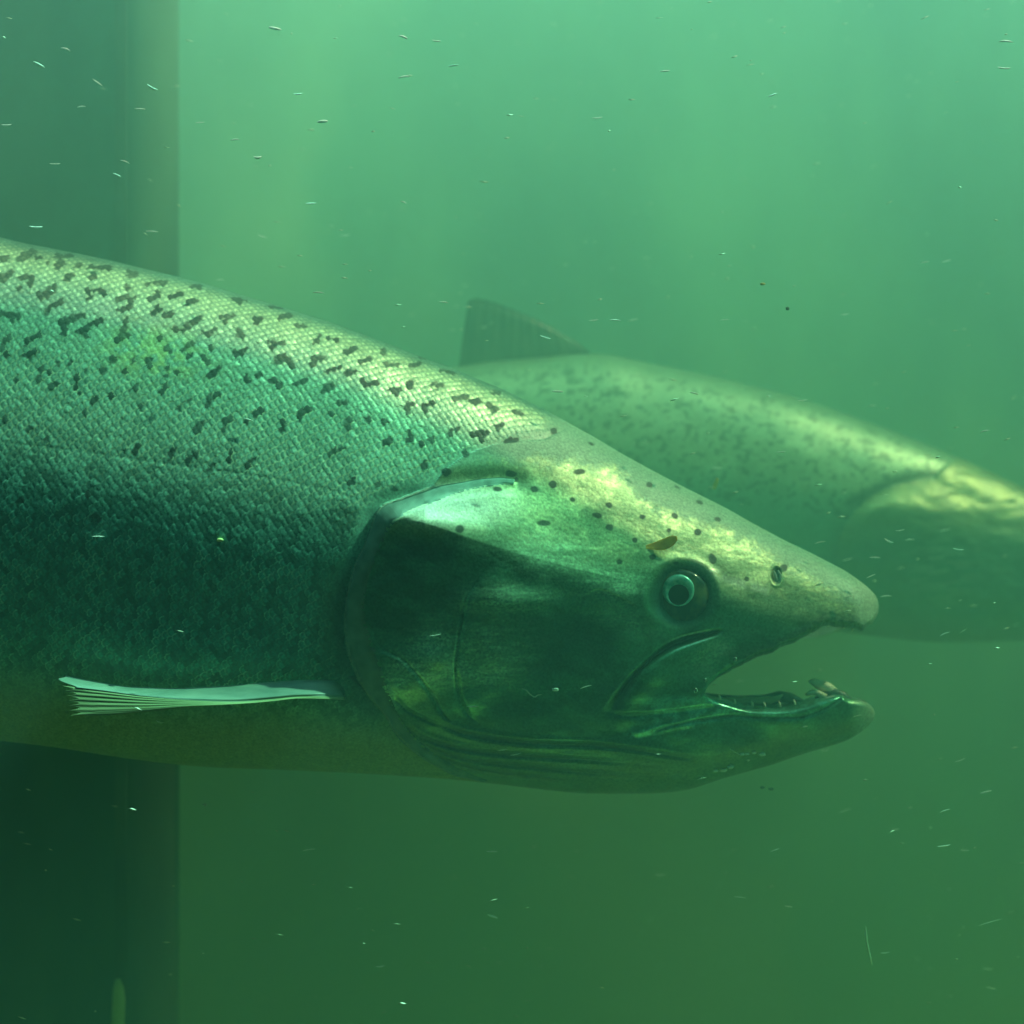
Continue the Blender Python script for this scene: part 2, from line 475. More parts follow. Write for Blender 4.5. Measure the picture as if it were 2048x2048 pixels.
def scale_field(sx, sg, px, pg, seed):
    """overlapping scales: height of the shingle, closeness to its free edge, and a random number per scale"""
    R1, R2 = px * 0.78, pg * 1.25            # half length, half width of one scale
    best = np.full(sx.shape, -1e9); hgt = np.zeros(sx.shape); edge = np.zeros(sx.shape); rnd = np.zeros(sx.shape); ti = np.zeros(sx.shape); ox = np.zeros(sx.shape); og = np.zeros(sx.shape)
    r0 = np.round(sg / pg).astype(int)
    for dr in (-2, -1, 0, 1, 2):
        r = r0 + dr
        offs = (r & 1) * 0.5
        c0 = np.round(sx / px - offs).astype(int)
        for dc in (-1, 0, 1):
            c = c0 + dc
            ja = hash01(c, r, seed) - 0.5; jb = hash01(c, r, seed + 1) - 0.5; jr = hash01(c, r, seed + 2); jt = hash01(c, r, seed + 5) - 0.5
            cx = (c + offs) * px + ja * px * 0.14; cg = r * pg + jb * pg * 0.22
            u = (sx - cx) / R1; w = (sg - cg) / R2
            d = np.sqrt(u*u + w*w)
            m = (d < 1.0) & (cx > best)
            best[m] = cx[m]
            hgt[m] = (0.5 - 0.5 * u[m]) * 0.75 - 0.55 * w[m] ** 2 - 0.35 * u[m] ** 2
            edge[m] = np.clip((1.0 - d[m]) * R2, 0, 50)
            rnd[m] = jr[m]; ti[m] = jt[m] * w[m]; ox[m] = (cx - sx)[m] - R1 * 0.45; og[m] = (cg - sg)[m]
    return hgt, edge, rnd, ti, ox, og

# ---- near salmon: outline traced from the photograph
T1 = smoothed(pchip([(-2900, 900), (-2750, 790), (-2550, 775), (-2300, 730), (-1900, 620), (-1400, 505), (-900, 432), (-500, 415), (-200, 440), (0, 475), (41, 485),
    (103, 497), (207, 518), (311, 543), (402, 565.5), (453, 581), (516, 600), (557, 612), (619, 632), (650, 641), (702, 660), (779, 689), (857, 720),
    (898, 734), (960, 760), (1012, 782), (1064, 807), (1116, 834), (1150, 853), (1195, 878), (1236, 903), (1309, 943), (1360, 970), (1412, 996),
    (1450, 1015), (1500, 1043.5), (1531, 1060), (1570, 1081), (1624, 1107), (1655, 1123), (1694, 1144), (1717, 1160), (1741, 1180), (1751.5, 1192.5), (1755.5, 1201), (1757.5, 1212)]), -2900, 1758, 9, 1690)
B1 = smoothed(pchip([(-2900, 960), (-2750, 965), (-2550, 965), (-2300, 1005), (-1900, 1110), (-1300, 1270), (-700, 1385), (-300, 1446), (0, 1481), (78, 1490), (155, 1501), (252, 1516),
    (349, 1528), (427, 1534), (582, 1540), (650, 1543), (766, 1549), (883, 1557), (960, 1564), (1038, 1573), (1116, 1582), (1180, 1587), (1285, 1587), (1350, 1583),
    (1380, 1578), (1432, 1561), (1483, 1546), (1545, 1529), (1587, 1514), (1628, 1501), (1670, 1489), (1697, 1479), (1721, 1464), (1738, 1449), (1747, 1438), (1750, 1428), (1760, 1424)]), -2900, 1760, 9, 1680)
U1 = pchip([(1400, 1384), (1404, 1374), (1407, 1368), (1428, 1352), (1452, 1340), (1477, 1328), (1504, 1314), (1537, 1304), (1554, 1294), (1578, 1286), (1596, 1275), (1621, 1263), (1640, 1253),
    (1652, 1248), (1671, 1253), (1699, 1254), (1713, 1257), (1720, 1261), (1730, 1254), (1741, 1247), (1751, 1234), (1755.5, 1225), (1757.5, 1213)])
U1s = U1
U1 = lambda q: U1s(q) + 6.0 * (fbm(np.asarray(q, float) / 11.0, np.asarray(q, float) * 0 + 3.3, 2, 3) - 0.5) * smooth(q, 1405, 1440) * (1 - smooth(q, 1715, 1740))
L1 = pchip([(1400, 1384), (1410, 1388), (1421, 1392), (1448, 1396), (1467, 1402), (1500, 1408), (1550, 1410), (1580, 1407), (1605, 1402), (1625, 1396), (1645, 1390), (1665, 1385), (1678, 1385),
    (1691, 1392), (1705, 1395), (1722, 1399), (1738, 1408), (1747, 1419), (1750, 1427)])
W1 = pchip([(-2900, 14), (-2750, 26), (-2550, 45), (-2000, 118), (-1400, 195), (-700, 245), (-100, 262), (400, 262), (700, 250), (850, 238), (1000, 222), (1200, 186), (1360, 152), (1500, 122), (1620, 96), (1700, 78), (1760, 60)])
VR1 = smoothed(pchip([(-2900, 0.5), (300, 0.47), (600, 0.44), (760, 0.385), (850, 0.39), (1000, 0.40), (1150, 0.385), (1300, 0.36), (1420, 0.36), (1500, 0.355), (1600, 0.35), (1700, 0.30), (1760, 0.28)]), -2900, 1760, 25)
KP1 = smoothed(pchip([(-2900, 1.0), (500, 0.98), (720, 0.80), (900, 0.66), (1200, 0.62), (1400, 0.66), (1600, 0.85), (1760, 0.95)]), -2900, 1760, 20)

GILL = spline([(1030, 959), (999, 955), (953, 959), (883, 971), (825, 992), (770, 1007), (749, 1029), (737, 1071), (712, 1122), (695, 1180), (688, 1238), (692, 1296),
    (708, 1343), (731, 1386), (766, 1428), (790, 1467), (825, 1502), (870, 1533), (925, 1556), (975, 1566)], 90)
GILL_IN = spline([(1027, 968), (980, 972), (922, 984), (867, 1006), (805, 1034), (778, 1058), (759, 1102), (736, 1160), (728, 1219), (740, 1273), (757, 1316), (780, 1393), (812, 1452), (850, 1492), (905, 1530), (975, 1560)], 90)
NAPE = [(1145, 838), (1129, 859), (1090, 880), (1038, 882), (986, 890), (935, 908), (890, 940), (868, 970)]
HEAD_POLY = [(1160, 700)] + NAPE + [tuple(p) for p in GILL[22:]] + [(975, 1700), (1900, 1700), (1900, 700)]
RIDGE = spline([(640, 1010), (740, 1040), (800, 1040), (920, 1054), (1000, 1068), (1080, 1088), (1160, 1112), (1240, 1118), (1310, 1126), (1420, 1160), (1500, 1192), (1600, 1222), (1700, 1236), (1800, 1240)], 60)
PREOP = spline([(1040, 1082), (1003, 1112), (972, 1137), (949, 1172), (931, 1205), (926, 1240), (918, 1296), (914, 1335), (918, 1382), (930, 1417), (960, 1450)], 60)
SUBOP = spline([(758, 1297), (805, 1320), (840, 1358), (863, 1390), (880, 1421), (905, 1450)], 40)
SUBOP2 = spline([(790, 1395), (815, 1420), (845, 1436), (880, 1452)], 30)
FOLDS = [spline(p, 40) for p in (
    [(800, 1440), (850, 1478), (930, 1500), (1050, 1512), (1180, 1520), (1300, 1530)],
    [(815, 1462), (870, 1500), (950, 1522), (1060, 1534), (1180, 1546), (1300, 1556)],
    [(840, 1490), (900, 1524), (990, 1545), (1090, 1556), (1200, 1566)],
    [(860, 1440), (940, 1470), (1060, 1486), (1200, 1492), (1350, 1512), (1460, 1530)])]
MAXILLA = spline([(1450, 1260), (1420, 1268), (1385, 1277), (1352, 1288), (1320, 1306), (1295, 1326), (1272, 1348), (1255, 1370), (1238, 1395), (1220, 1422)], 60)
LIPLINE = spline([(1290, 1468), (1340, 1452), (1400, 1441), (1473, 1433), (1525, 1436), (1587, 1436), (1628, 1427), (1660, 1412), (1680, 1400)], 60)
JAWLINE = spline([(1215, 1425), (1260, 1432), (1320, 1428), (1400, 1418), (1446, 1412)], 40)
CHEEKFOLD = spline([(1160, 1196), (1195, 1178), (1235, 1190), (1270, 1210), (1295, 1216)], 30)
EYE = (1362.0, 1192.0); PUPIL = (1356.5, 1189.0)

# ---- spots, traced as short strokes in four enlarged crops: (points, radius)
def crop(ox, oy, s, items):
    return [([(ox + x / s, oy + y / s) for x, y in pts], r / s) for pts, r in items]
SPOTS = crop(0, 450, 4.83, [
    ([(0, 330), (60, 330)], 35), ([(190, 330), (240, 310), (330, 265)], 38), ([(385, 320)], 30), ([(440, 358), (465, 355)], 24), ([(560, 295), (690, 305)], 24),
    ([(560, 400), (600, 370)], 44), ([(720, 405), (780, 390)], 26), ([(850, 410), (920, 415), (1060, 415)], 20), ([(890, 490)], 44), ([(1240, 460), (1320, 470)], 26),
    ([(1275, 490)], 30), ([(1420, 565), (1500, 550), (1590, 560)], 28), ([(1240, 605)], 36), ([(640, 500), (690, 490)], 28), ([(660, 520)], 40),
    ([(200, 520), (300, 510), (290, 560)], 33), ([(190, 610)], 37), ([(10, 520), (100, 475)], 35), ([(370, 690), (490, 640), (530, 610)], 36),
    ([(460, 830), (500, 780), (600, 745)], 31), ([(850, 650), (870, 690)], 34), ([(850, 640), (930, 625), (1000, 660)], 29), ([(1150, 720), (1220, 705), (1310, 685)], 22),
    ([(1260, 740), (1250, 790), (1150, 820)], 30), ([(1460, 720), (1520, 680)], 37), ([(1660, 690), (1750, 665)], 29), ([(1870, 590), (1932, 600)], 22),
    ([(1820, 755), (1910, 740)], 31), ([(1480, 850), (1540, 810)], 37), ([(1600, 860), (1670, 850), (1630, 880)], 33), ([(1880, 930), (1932, 890)], 38),
    ([(1690, 1010), (1760, 1010), (1820, 980)], 29), ([(30, 860), (100, 870), (180, 870)], 36), ([(110, 910)], 36), ([(590, 940), (620, 980), (610, 1040)], 32),
    ([(640, 930), (730, 890), (800, 870)], 32), ([(770, 1030), (870, 970), (970, 920)], 31), ([(830, 1060), (860, 1080)], 26), ([(1230, 920), (1200, 990), (1170, 1050), (1240, 1070)], 34),
    ([(1130, 1110)], 26), ([(10, 1180), (70, 1110), (100, 1090)], 33), ([(60, 1250), (70, 1270)], 38), ([(240, 1170), (300, 1100), (390, 1060)], 31),
    ([(260, 1250), (350, 1230)], 32), ([(290, 1290)], 36), ([(410, 1380)], 37), ([(550, 1345)], 37), ([(680, 1330)], 31), ([(480, 1430)], 33), ([(390, 1475)], 35),
    ([(160, 1500)], 25), ([(490, 1565), (540, 1535)], 34), ([(735, 1400), (740, 1500), (735, 1590)], 25), ([(830, 1400)], 30), ([(770, 1620)], 18), ([(990, 1370), (1000, 1410)], 43),
    ([(1100, 1300)], 41), ([(1220, 1405)], 31), ([(1295, 1310)], 31), ([(1440, 1310), (1450, 1350)], 37), ([(1530, 1100)], 33), ([(1590, 1205), (1640, 1205)], 28),
    ([(1770, 1210), (1870, 1160)], 34), ([(1830, 1250)], 34), ([(1620, 1370)], 24), ([(1700, 1430), (1760, 1430)], 22), ([(1610, 1450)], 24), ([(1260, 1600), (1300, 1580)], 26),
    ([(1085, 1650)], 39), ([(895, 1715), (925, 1685)], 36), ([(820, 1790), (815, 1850)], 27), ([(1360, 1750)], 40), ([(1560, 1615)], 30), ([(1620, 1560)], 27),
    ([(1735, 1780), (1760, 1720), (1840, 1680)], 25), ([(40, 1890)], 42)])
SPOTS += crop(0, 700, 4.83, [([(270, 790), (300, 750)], 24), ([(450, 860)], 26), ([(1185, 960)], 36), ([(1310, 980), (1350, 930)], 29), ([(1660, 1000), (1700, 950)], 35),
    ([(1820, 1060), (1880, 1010)], 29), ([(1900, 770)], 38), ([(195, 1450)], 42), ([(850, 1390)], 31), ([(930, 1620)], 46)])
SPOTS += crop(350, 550, 4.83, [([(440, 410), (560, 395)], 28), ([(470, 450)], 32), ([(580, 235), (690, 245)], 22), ([(640, 265)], 24), ([(770, 410), (830, 430), (800, 450)], 36),
    ([(1010, 415), (1110, 400)], 27), ([(895, 515)], 24), ([(920, 310), (1040, 325)], 12), ([(1180, 500), (1280, 495)], 24), ([(620, 540), (640, 585)], 38),
    ([(270, 550), (310, 580), (380, 520)], 29), ([(910, 645), (1040, 655)], 29), ([(940, 700), (980, 660)], 29), ([(1360, 640), (1390, 600)], 34), ([(1490, 620), (1570, 625)], 21),
    ([(1650, 750), (1750, 705)], 31), ([(590, 760), (700, 715)], 29), ([(370, 710)], 36), ([(270, 780), (320, 830)], 35), ([(340, 960), (440, 890)], 35),
    ([(1000, 820), (1080, 800), (1140, 880)], 35), ([(1340, 850), (1370, 810), (1450, 800)], 29), ([(1480, 930), (1600, 880)], 25), ([(700, 955), (720, 1030)], 31), ([(820, 960), (790, 970)], 31),
    ([(940, 1020), (1000, 1080), (1020, 1050)], 33), ([(1160, 1060), (1180, 1040), (1260, 1010)], 31), ([(1650, 950), (1740, 935)], 25), ([(1430, 1120), (1520, 1075)], 29),
    ([(1800, 830), (1880, 815)], 23), ([(310, 1250), (340, 1200), (420, 1160)], 29), ([(1830, 1020), (1840, 1060), (1932, 1050)], 29), ([(1600, 1240), (1660, 1230)], 27),
    ([(1200, 1380), (1210, 1330), (1300, 1290)], 29), ([(1510, 1340)], 33), ([(760, 1370), (840, 1300)], 25), ([(700, 1430)], 38), ([(1040, 1420), (1030, 1500)], 29),
    ([(1680, 1400), (1670, 1490)], 31), ([(1880, 1370), (1860, 1410)], 29), ([(470, 1500), (480, 1430), (540, 1370)], 29), ([(200, 1490), (260, 1430)], 35),
    ([(1500, 1740), (1560, 1690), (1630, 1670)], 23), ([(545, 1700), (530, 1780)], 21), ([(130, 1760), (180, 1730)], 26), ([(680, 1840), (770, 1780)], 27), ([(1120, 1880)], 28),
    ([(320, 1880), (380, 1820)], 23)])
SPOTS += crop(650, 600, 3.864, [([(460, 400)], 30), ([(460, 500), (560, 490)], 17), ([(680, 500), (730, 495)], 22), ([(740, 440), (780, 455)], 9), ([(900, 545), (1000, 570)], 14),
    ([(510, 690), (570, 715)], 26), ([(660, 655)], 35), ([(830, 660), (900, 660)], 20), ([(870, 690)], 22), ([(1010, 760), (1090, 745)], 25), ([(1140, 785), (1190, 790)], 21),
    ([(1280, 820), (1310, 850)], 25), ([(1460, 860), (1560, 900)], 19), ([(640, 800), (640, 860)], 23), ([(670, 800)], 22), ([(760, 820), (840, 800)], 24), ([(780, 850)], 25),
    ([(1320, 970), (1370, 960)], 25), ([(1335, 1000)], 25), ([(1300, 715), (1340, 715)], 15), ([(1770, 1010)], 28), ([(970, 1040), (980, 1010), (1040, 985)], 23),
    ([(1130, 1040), (1240, 1035)], 22), ([(1210, 1090)], 23), ([(1400, 1090), (1480, 1080)], 21), ([(460, 950)], 33), ([(660, 1020), (650, 1080)], 23), ([(820, 1075)], 29),
    ([(750, 1105)], 26), ([(470, 1100), (500, 1075)], 27), ([(1090, 1190)], 29), ([(770, 1275)], 33), ([(940, 1330)], 40), ([(200, 1390)], 32), ([(420, 1420)], 28), ([(540, 1460)], 26),
    ([(1420, 1340)], 26), ([(1480, 1388)], 18)])
HEAD_DOTS = [(1050 + x / 4.83, 850 + y / 4.83, a / 4.83, b / 4.83, ang) for x, y, a, b, ang in [
    (525, 452, 55, 27, -5), (270, 573, 38, 35, 0), (90, 620, 42, 28, 25), (460, 722, 28, 20, 20), (808, 775, 34, 28, 40), (698, 873, 44, 28, 15), (815, 988, 36, 32, 20),
    (1135, 888, 28, 24, 0), (1200, 577, 30, 26, 20), (1445, 875, 34, 26, 30), (1690, 748, 32, 16, 20), (1860, 910, 32, 22, 15), (1670, 1035, 34, 34, 0), (635, 180, 28, 12, 30),
    (1470, 600, 28, 10, 30), (1060, 1112, 24, 24, 0), (1390, 1020, 20, 18, 0), (1810, 1290, 36, 50, -22), (1230, 1275, 34, 26, 0), (910, 1320, 26, 24, 0), (1455, 1335, 30, 18, 0),
    (185, 945, 65, 28, 5)]] + [(995, 978, 9, 5, 0), (920, 1058, 9, 8, 0), (1493, 1158, 5, 5, 0), (1567, 1136, 8, 7, -30), (1023, 948, 10, 6, 0)]

def C(r, g_, b): return np.array([r, g_, b])

def lay(pig, col, w):
    return pig + (np.asarray(col)[None, :] - pig) * np.asarray(w)[:, None]

def feature_near(ax, ay, x, z, vv, girth, h0, slope):
    n = len(ax)
    vis = ax > -90
    dh = np.zeros(n)
    head = inside(ax, ay, HEAD_POLY)
    dn, _ = polydist(ax, ay, np.array(NAPE), 60)
    dg, pg = polydist(ax, ay, GILL, 260)
    dgi, _ = polydist(ax, ay, GILL_IN, 90)
    bodyw = np.where(head, 0.0, 1.0)
    # ---- scales
    jx = 5 * (fbm(x / 90, z / 90, 5, 2) - 0.5); jg = 5 * (fbm(x / 80 + 40, z / 80, 6, 2) - 0.5)
    sg_ = girth - 0.02 * (x - 300)
    hgt, edge, rnd, tl, sox, sog = scale_field(x + jx + 0.12 * (girth - 500), sg_ + jg, 17.5, 9.2, 3)
    small = smooth(vv, 0.93, 0.80)
    belly_fade = 1 - smooth(vv, 0.80, 0.92)
    nape_fade = np.where(head, 0.0, smooth(dn, 2, 14)) * np.where(head, 0, smooth(dg, 6, 40))
    sw = nape_fade * (0.25 + 0.75 * belly_fade)
    dh += sw * (1 - 0.45 * smooth(vv, 0.26, 0.45)) * (1.9 * hgt + 1.6 * tl * (0.4 + rnd) + 0.5 * (rnd - 0.5))
    # lateral line: a shallow seam of notched scales
    ll, _ = polydist(ax, ay, [(-200, 868), (0, 884), (160, 902), (326, 927), (500, 950), (640, 975), (720, 1000)], 30)
    dh -= (1 - head) * 0.4 * np.exp(-(ll / 4.0) ** 2) * (0.4 + vnoise(x / 9, z / 40, 3))
    # muscle blocks, barely showing
    dh += bodyw * 5.0 * (fbm(x / 240, z / 150, 2, 3) - 0.5)
    # ---- gill cover: raised plate over the shoulder, with the soft membrane along its rim
    dgs = np.where(head, dg, -dg)
    gl_on = smooth(ay + (ax - 1030) * -0.0, 940, 975)
    plate = np.where(head, smooth(np.minimum(dg, 60), 0, 4), 0.0) * (dg < 9e3)
    near_g = np.exp(-(dg / 26.0) ** 2)
    dh += np.where(head, 0, -9.0 * np.exp(-(dg / 22.0) ** 2) - 12.0 * np.exp(-(dg / 75.0) ** 2) * smooth(ay, 1080, 1250)) * smooth(dn, 10, 60)
    rim = np.where(head, 1, 0) * np.exp(-(dgi / 7.0) ** 2)
    dh += rim * 2.2
    inner = np.where(head, smooth(dg - dgi, -4, 26), 0)
    # shelf along the top of the gill cover and under the brow, where the head turns from crown to cheek
    ry = np.interp(ax, RIDGE[:, 0], RIDGE[:, 1]) + 9 * (fbm(ax / 70, ay / 70, 3, 2) - 0.5); up = ry - ay; rs_ = 10 + 34 * smooth(ax, 870, 1030); up = np.sign(up) * (np.sqrt(up * up + rs_ * rs_) - rs_)
    sh_a = np.interp(ax, [700, 770, 850, 1000, 1100, 1250, 1330, 1450, 1560, 1680], [0, 12, 27, 24, 17, 13, 12, 14, 8, 0])
    dh += np.where(head, 1, 0) * smooth(dg, 0, 40) * sh_a * np.where(up > 0, np.exp(-np.clip(up, 0, None) / 62.0), np.exp(-np.clip(-up, 0, None) / 170.0)) 
    # ---- plates of the cheek
    d, p = polydist(ax, ay, PREOP); ends = smooth(p, 0.12, 0.55) * (1 - smooth(p, 0.86, 1.0))
    dh -= 6.5 * ends * np.exp(-(d / 5.0) ** 2)
    side = ax > np.interp(ay, PREOP[:, 1], PREOP[:, 0])
    dh += 5.0 * ends * np.where(side, np.exp(-(d / 38.0) ** 2), 0)
    d, p = polydist(ax, ay, SUBOP); ends = smooth(p, 0, 0.06) * (1 - smooth(p, 0.85, 1.0))
    dh -= 4.5 * ends * np.exp(-(d / 4.0) ** 2)
    dh += 4.0 * ends * np.where(ay > np.interp(ax, SUBOP[:, 0], SUBOP[:, 1]), np.exp(-(d / 22.0) ** 2), 0)
    d, p = polydist(ax, ay, SUBOP2); ends = smooth(p, 0, 0.1) * (1 - smooth(p, 0.8, 1.0))
    dh -= 4.0 * ends * np.exp(-(d / 4.0) ** 2)
    fold_w = np.zeros(n)
    for i, F_ in enumerate(FOLDS):
        d, p = polydist(ax, ay, F_, 40); ends = smooth(p, 0, 0.15) * (1 - smooth(p, 0.6, 1.0))
        dh -= 4.0 * ends * np.exp(-(d / 5.0) ** 2)
        dh += 2.5 * ends * np.exp(-((d - 9) / 6.0) ** 2)
        fold_w = np.maximum(fold_w, ends * np.exp(-(d / 6.0) ** 2))
    # ---- maxilla flap and mouth
    dmx, p = polydist(ax, ay, MAXILLA); mxp = p; wgap = 3.5 + 5.5 * np.exp(-((p - 0.32) / 0.22) ** 2) + 6.0 * smooth(p, 0.55, 1.0)
    ends = smooth(p, 0.0, 0.08) * (1 - 0.6 * smooth(p, 0.8, 1.0))
    mx_gap = ends * np.exp(-(dmx / wgap) ** 2)
    dh -= 13.0 * mx_gap
    below = (ay > np.interp(ax, MAXILLA[::-1, 0], MAXILLA[::-1, 1])) & (ax > 1220) & (ax < 1460)
    dh += 6.0 * np.where(below, np.exp(-((dmx - 22) / 22.0) ** 2), 0) * (1 - smooth(ax, 1380, 1455)) * smooth(ax, 1222, 1250)
    d, p = polydist(ax, ay, LIPLINE); ends = smooth(p, 0.0, 0.1)
    dlip = d; lipg = ends * np.exp(-(d / 3.6) ** 2)
    dh -= 5.0 * lipg
    d, p = polydist(ax, ay, JAWLINE); dh -= 5.0 * np.exp(-(d / 5.5) ** 2) * smooth(p, 0, 0.1) * (1 - smooth(p, 0.85, 1))
    d, p = polydist(ax, ay, [(1275, 1466), (1310, 1458), (1350, 1450), (1400, 1445)], 50)
    dh += 5.0 * np.exp(-(d / 8.0) ** 2) * (1 - smooth(p, .7, 1))
    d, p = polydist(ax, ay, CHEEKFOLD, 40); dh += np.where(ay > np.interp(ax, CHEEKFOLD[:, 0], CHEEKFOLD[:, 1]), -1, 0.4) * 2.0 * np.exp(-(d / 12.0) ** 2) * np.sin(np.pi * p)
    # wrinkles and hollows of the head
    hw = np.where(head, smooth(dg, 12, 60), 0)
    dh += hw * ((6.0 + 9.0 * smooth(ay - ry, 0, 60)) * (fbm(ax / 105, ay / 60, 1, 2) - 0.5) + 0.8 * (fbm(ax / 30 + ay / 80, ay / 11, 4, 3) - 0.5) * smooth(ay, 1010, 1100)
                + 0.35 * (fbm(ax / 6, ay / 5, 5, 2) - 0.5))
    for cx, cy, rx, ry, amp, an in ((868, 1325, 48, 62, 13, 0.35), (806, 1372, 38, 42, 10, 0.4), (1000, 1312, 80, 46, 9, 0.0), (1015, 1205, 95, 36, 8, 0.1), (1230, 1180, 90, 32, 7, 0.2), (1130, 1390, 110, 60, 8, 0.0), (1330, 1340, 70, 40, 7, -0.5)):
        uu = ((ax - cx) * math.cos(an) + (ay - cy) * math.sin(an)) / rx; ww = (-(ax - cx) * math.sin(an) + (ay - cy) * math.cos(an)) / ry
        dh += hw * amp * np.exp(-(uu * uu + ww * ww))
    # ---- eye socket
    re = np.hypot(ax - EYE[0], ay - EYE[1])
    dh = dh * smooth(re, 40, 80)
    dh += -3.5 * np.exp(-((re - 57) / 8.0) ** 2) - 8.5 * (1 - smooth(re, 42, 60)) + 4.0 * np.exp(-((re - 74) / 11.0) ** 2) * smooth(EYE[1] - ay, -20, 40)
    # nostril
    rn = np.hypot((ax - 1552) / 9.5, (ay - 1151) / 16.0)
    dh -= 7.0 * np.exp(-rn ** 4)
    dh += 4.0 * np.exp(-((rn - 1.25) / 0.25) ** 2) * smooth(ax, 1530, 1560)
    # snout roughness along the jaw edges
    up_edge = np.abs(ay - U1(np.clip(ax, 1400, 1757))); edge_on = (ax > 1395)
    jag = np.where(edge_on & (up_edge < 40), np.exp(-(up_edge / 12.0) ** 2), 0)
    dh += jag * 6.0 * (fbm(ax / 9, ay / 9, 3, 3) - 0.5)

    # ================= pigment, with green water light, lit back and shaded flank mixed in
    nz1 = fbm(ax / 60, ay / 45, 0, 4); nz2 = fbm(ax / 18, ay / 14, 3, 4); nz3 = fbm(ax / 5, ay / 5, 6, 2)
    pig = np.repeat(C(0.42, 0.68, 0.52)[None, :], n, 0)
    pig = lay(pig, C(0.74, 0.78, 0.46), 1 - smooth(vv, 0.02, 0.24))  # lit back painted paler
    pig = lay(pig, C(0.18, 0.30, 0.25), 1 - smooth(vv, 0.0, 0.035))
    pig = lay(pig, C(0.09, 0.40, 0.33), smooth(vv, 0.33, 0.56))  # shaded lower flank painted darker
    rough = np.full(n, 0.40); metal = np.full(n, 0.48)
    bel = smooth(vv, 0.78, 0.95)
    pig = lay(pig, C(0.30, 0.34, 0.11), bel); metal = mix(metal, 0.0, bel); rough = mix(rough, 0.55, bel)
    # each scale a little different, with edge light, dark gaps and glints painted on
    tint = (rnd - 0.5)[:, None] * sw[:, None]
    pig = pig * (1 + (0.40 + 0.5 * smooth(vv, 0.30, 0.45))[:, None] * tint)
    ed = np.exp(-(edge / 1.7) ** 2) * sw
    pig = lay(pig, C(0.10, 0.22, 0.16), 0.75 * ed * (1 - smooth(vv, 0.10, 0.24)))
    band = smooth(vv, 0.12, 0.24) * (1 - smooth(vv, 0.36, 0.5))
    pig = lay(pig, C(0.74, 0.72, 0.40), 0.75 * ed * band); metal = metal * (1 - 0.6 * ed * band)
    pig = lay(pig, C(0.45, 0.85, 0.66), 0.95 * ed * smooth(vv, 0.40, 0.5) * smooth(rnd, 0.25, 0.95) * (0.4 + 1.0 * smooth(fbm(ax / 60, ay / 40, 6, 3), 0.35, 0.65)).clip(0, 1) * (1 - bel))  # glints painted on the lower flank scales
    metal = mix(metal, 0.15, ed * smooth(vv, 0.40, 0.5) * (1 - bel))
    pig = lay(pig, C(0.10, 0.22, 0.16), 0.6 * np.exp(-((edge - 3.4) / 1.5) ** 2) * sw)
    # worn yellow patch on the flank
    yp_ = np.exp(-(((ax - 310) / 105) ** 2 + ((ay - 705 - 0.12 * (ax - 310)) / 52) ** 2) ** 1.2) * smooth(nz2, 0.30, 0.62)
    pig = lay(pig, C(0.78, 0.80, 0.26), 0.6 * yp_ * bodyw); metal = mix(metal, 0.35, yp_ * bodyw)
    rub = np.exp(-(((ax - 212) / 22) ** 2 + ((ay - 615) / 14) ** 2)) + 0.7 * np.exp(-(((ax - 312) / 16) ** 2 + ((ay - 640) / 9) ** 2)) + 0.8 * np.exp(-(((ax - 275) / 22) ** 2 + ((ay - 790) / 12) ** 2))
    pig = lay(pig, C(0.42, 0.50, 0.36), 0.7 * np.clip(rub, 0, 1) * bodyw)
    # shade in the shoulder hollow behind the gill cover, painted dark
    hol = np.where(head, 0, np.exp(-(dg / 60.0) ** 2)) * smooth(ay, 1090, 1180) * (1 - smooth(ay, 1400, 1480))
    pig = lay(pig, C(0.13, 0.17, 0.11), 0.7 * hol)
    npw = np.where(head, 0, 1 - smooth(dn, 10, 58)) * smooth(ax, 930, 1040)
    pig = lay(pig, C(0.30, 0.44, 0.31), 0.88 * npw); metal = metal * (1 - 0.9 * npw)
    # ---- head
    hd = np.where(head, 1.0, 0.0)
    ridge_y = np.interp(ax, RIDGE[:, 0], RIDGE[:, 1])
    hb = np.repeat(C(0.20, 0.32, 0.17)[None, :], n, 0)
    crown_y = np.interp(ax, [860, 940, 1000, 1080, 1150, 1230, 1262, 1290, 1370, 1440, 1520, 1580, 1650, 1760], [945, 930, 925, 915, 922, 932, 968, 1008, 1036, 1052, 1096, 1132, 1176, 1240])
    below_crown = smooth(ay - crown_y + 26 * (nz2 - 0.5) + 16 * (nz3 - 0.5), -16, 26)
    gs = fbm((ax + 1.9 * ay) / 95, (ay - 0.42 * ax) / 22, 2, 4)
    gold = below_crown * (1 - smooth(ay - ridge_y, -25, 35)) * (0.25 + 0.75 * smooth(gs + 0.3 * (nz2 - 0.5), 0.38, 0.62))
    hb = lay(hb, C(0.30, 0.44, 0.31), 1 - below_crown)
    hb = lay(hb, C(0.66, 0.72, 0.38), 0.95 * gold * (0.55 + 0.45 * smooth(nz3, 0.3, 0.7)))
    # pearly upper gill cover, the highlight on its bend painted in
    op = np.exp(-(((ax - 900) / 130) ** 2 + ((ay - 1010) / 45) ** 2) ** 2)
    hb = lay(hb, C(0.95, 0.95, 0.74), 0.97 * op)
    # dark band between the opercle and the nape
    bd, bp_ = polydist(ax, ay, [(880, 955), (940, 945), (1000, 942), (1060, 955), (1130, 950)], 60)
    hb = lay(hb, C(0.15, 0.20, 0.09), 0.75 * np.exp(-(bd / 13.0) ** 2) * (1 - smooth(bp_, 0.6, 1)))
    # cheeks: mottled, with the shade below the ridge painted in
    ck = smooth(ay - ridge_y, 5, 60)
    cm = smooth(fbm((ax + 0.6 * ay) / 85, (ay - 0.35 * ax) / 42, 7, 4), 0.32, 0.68)
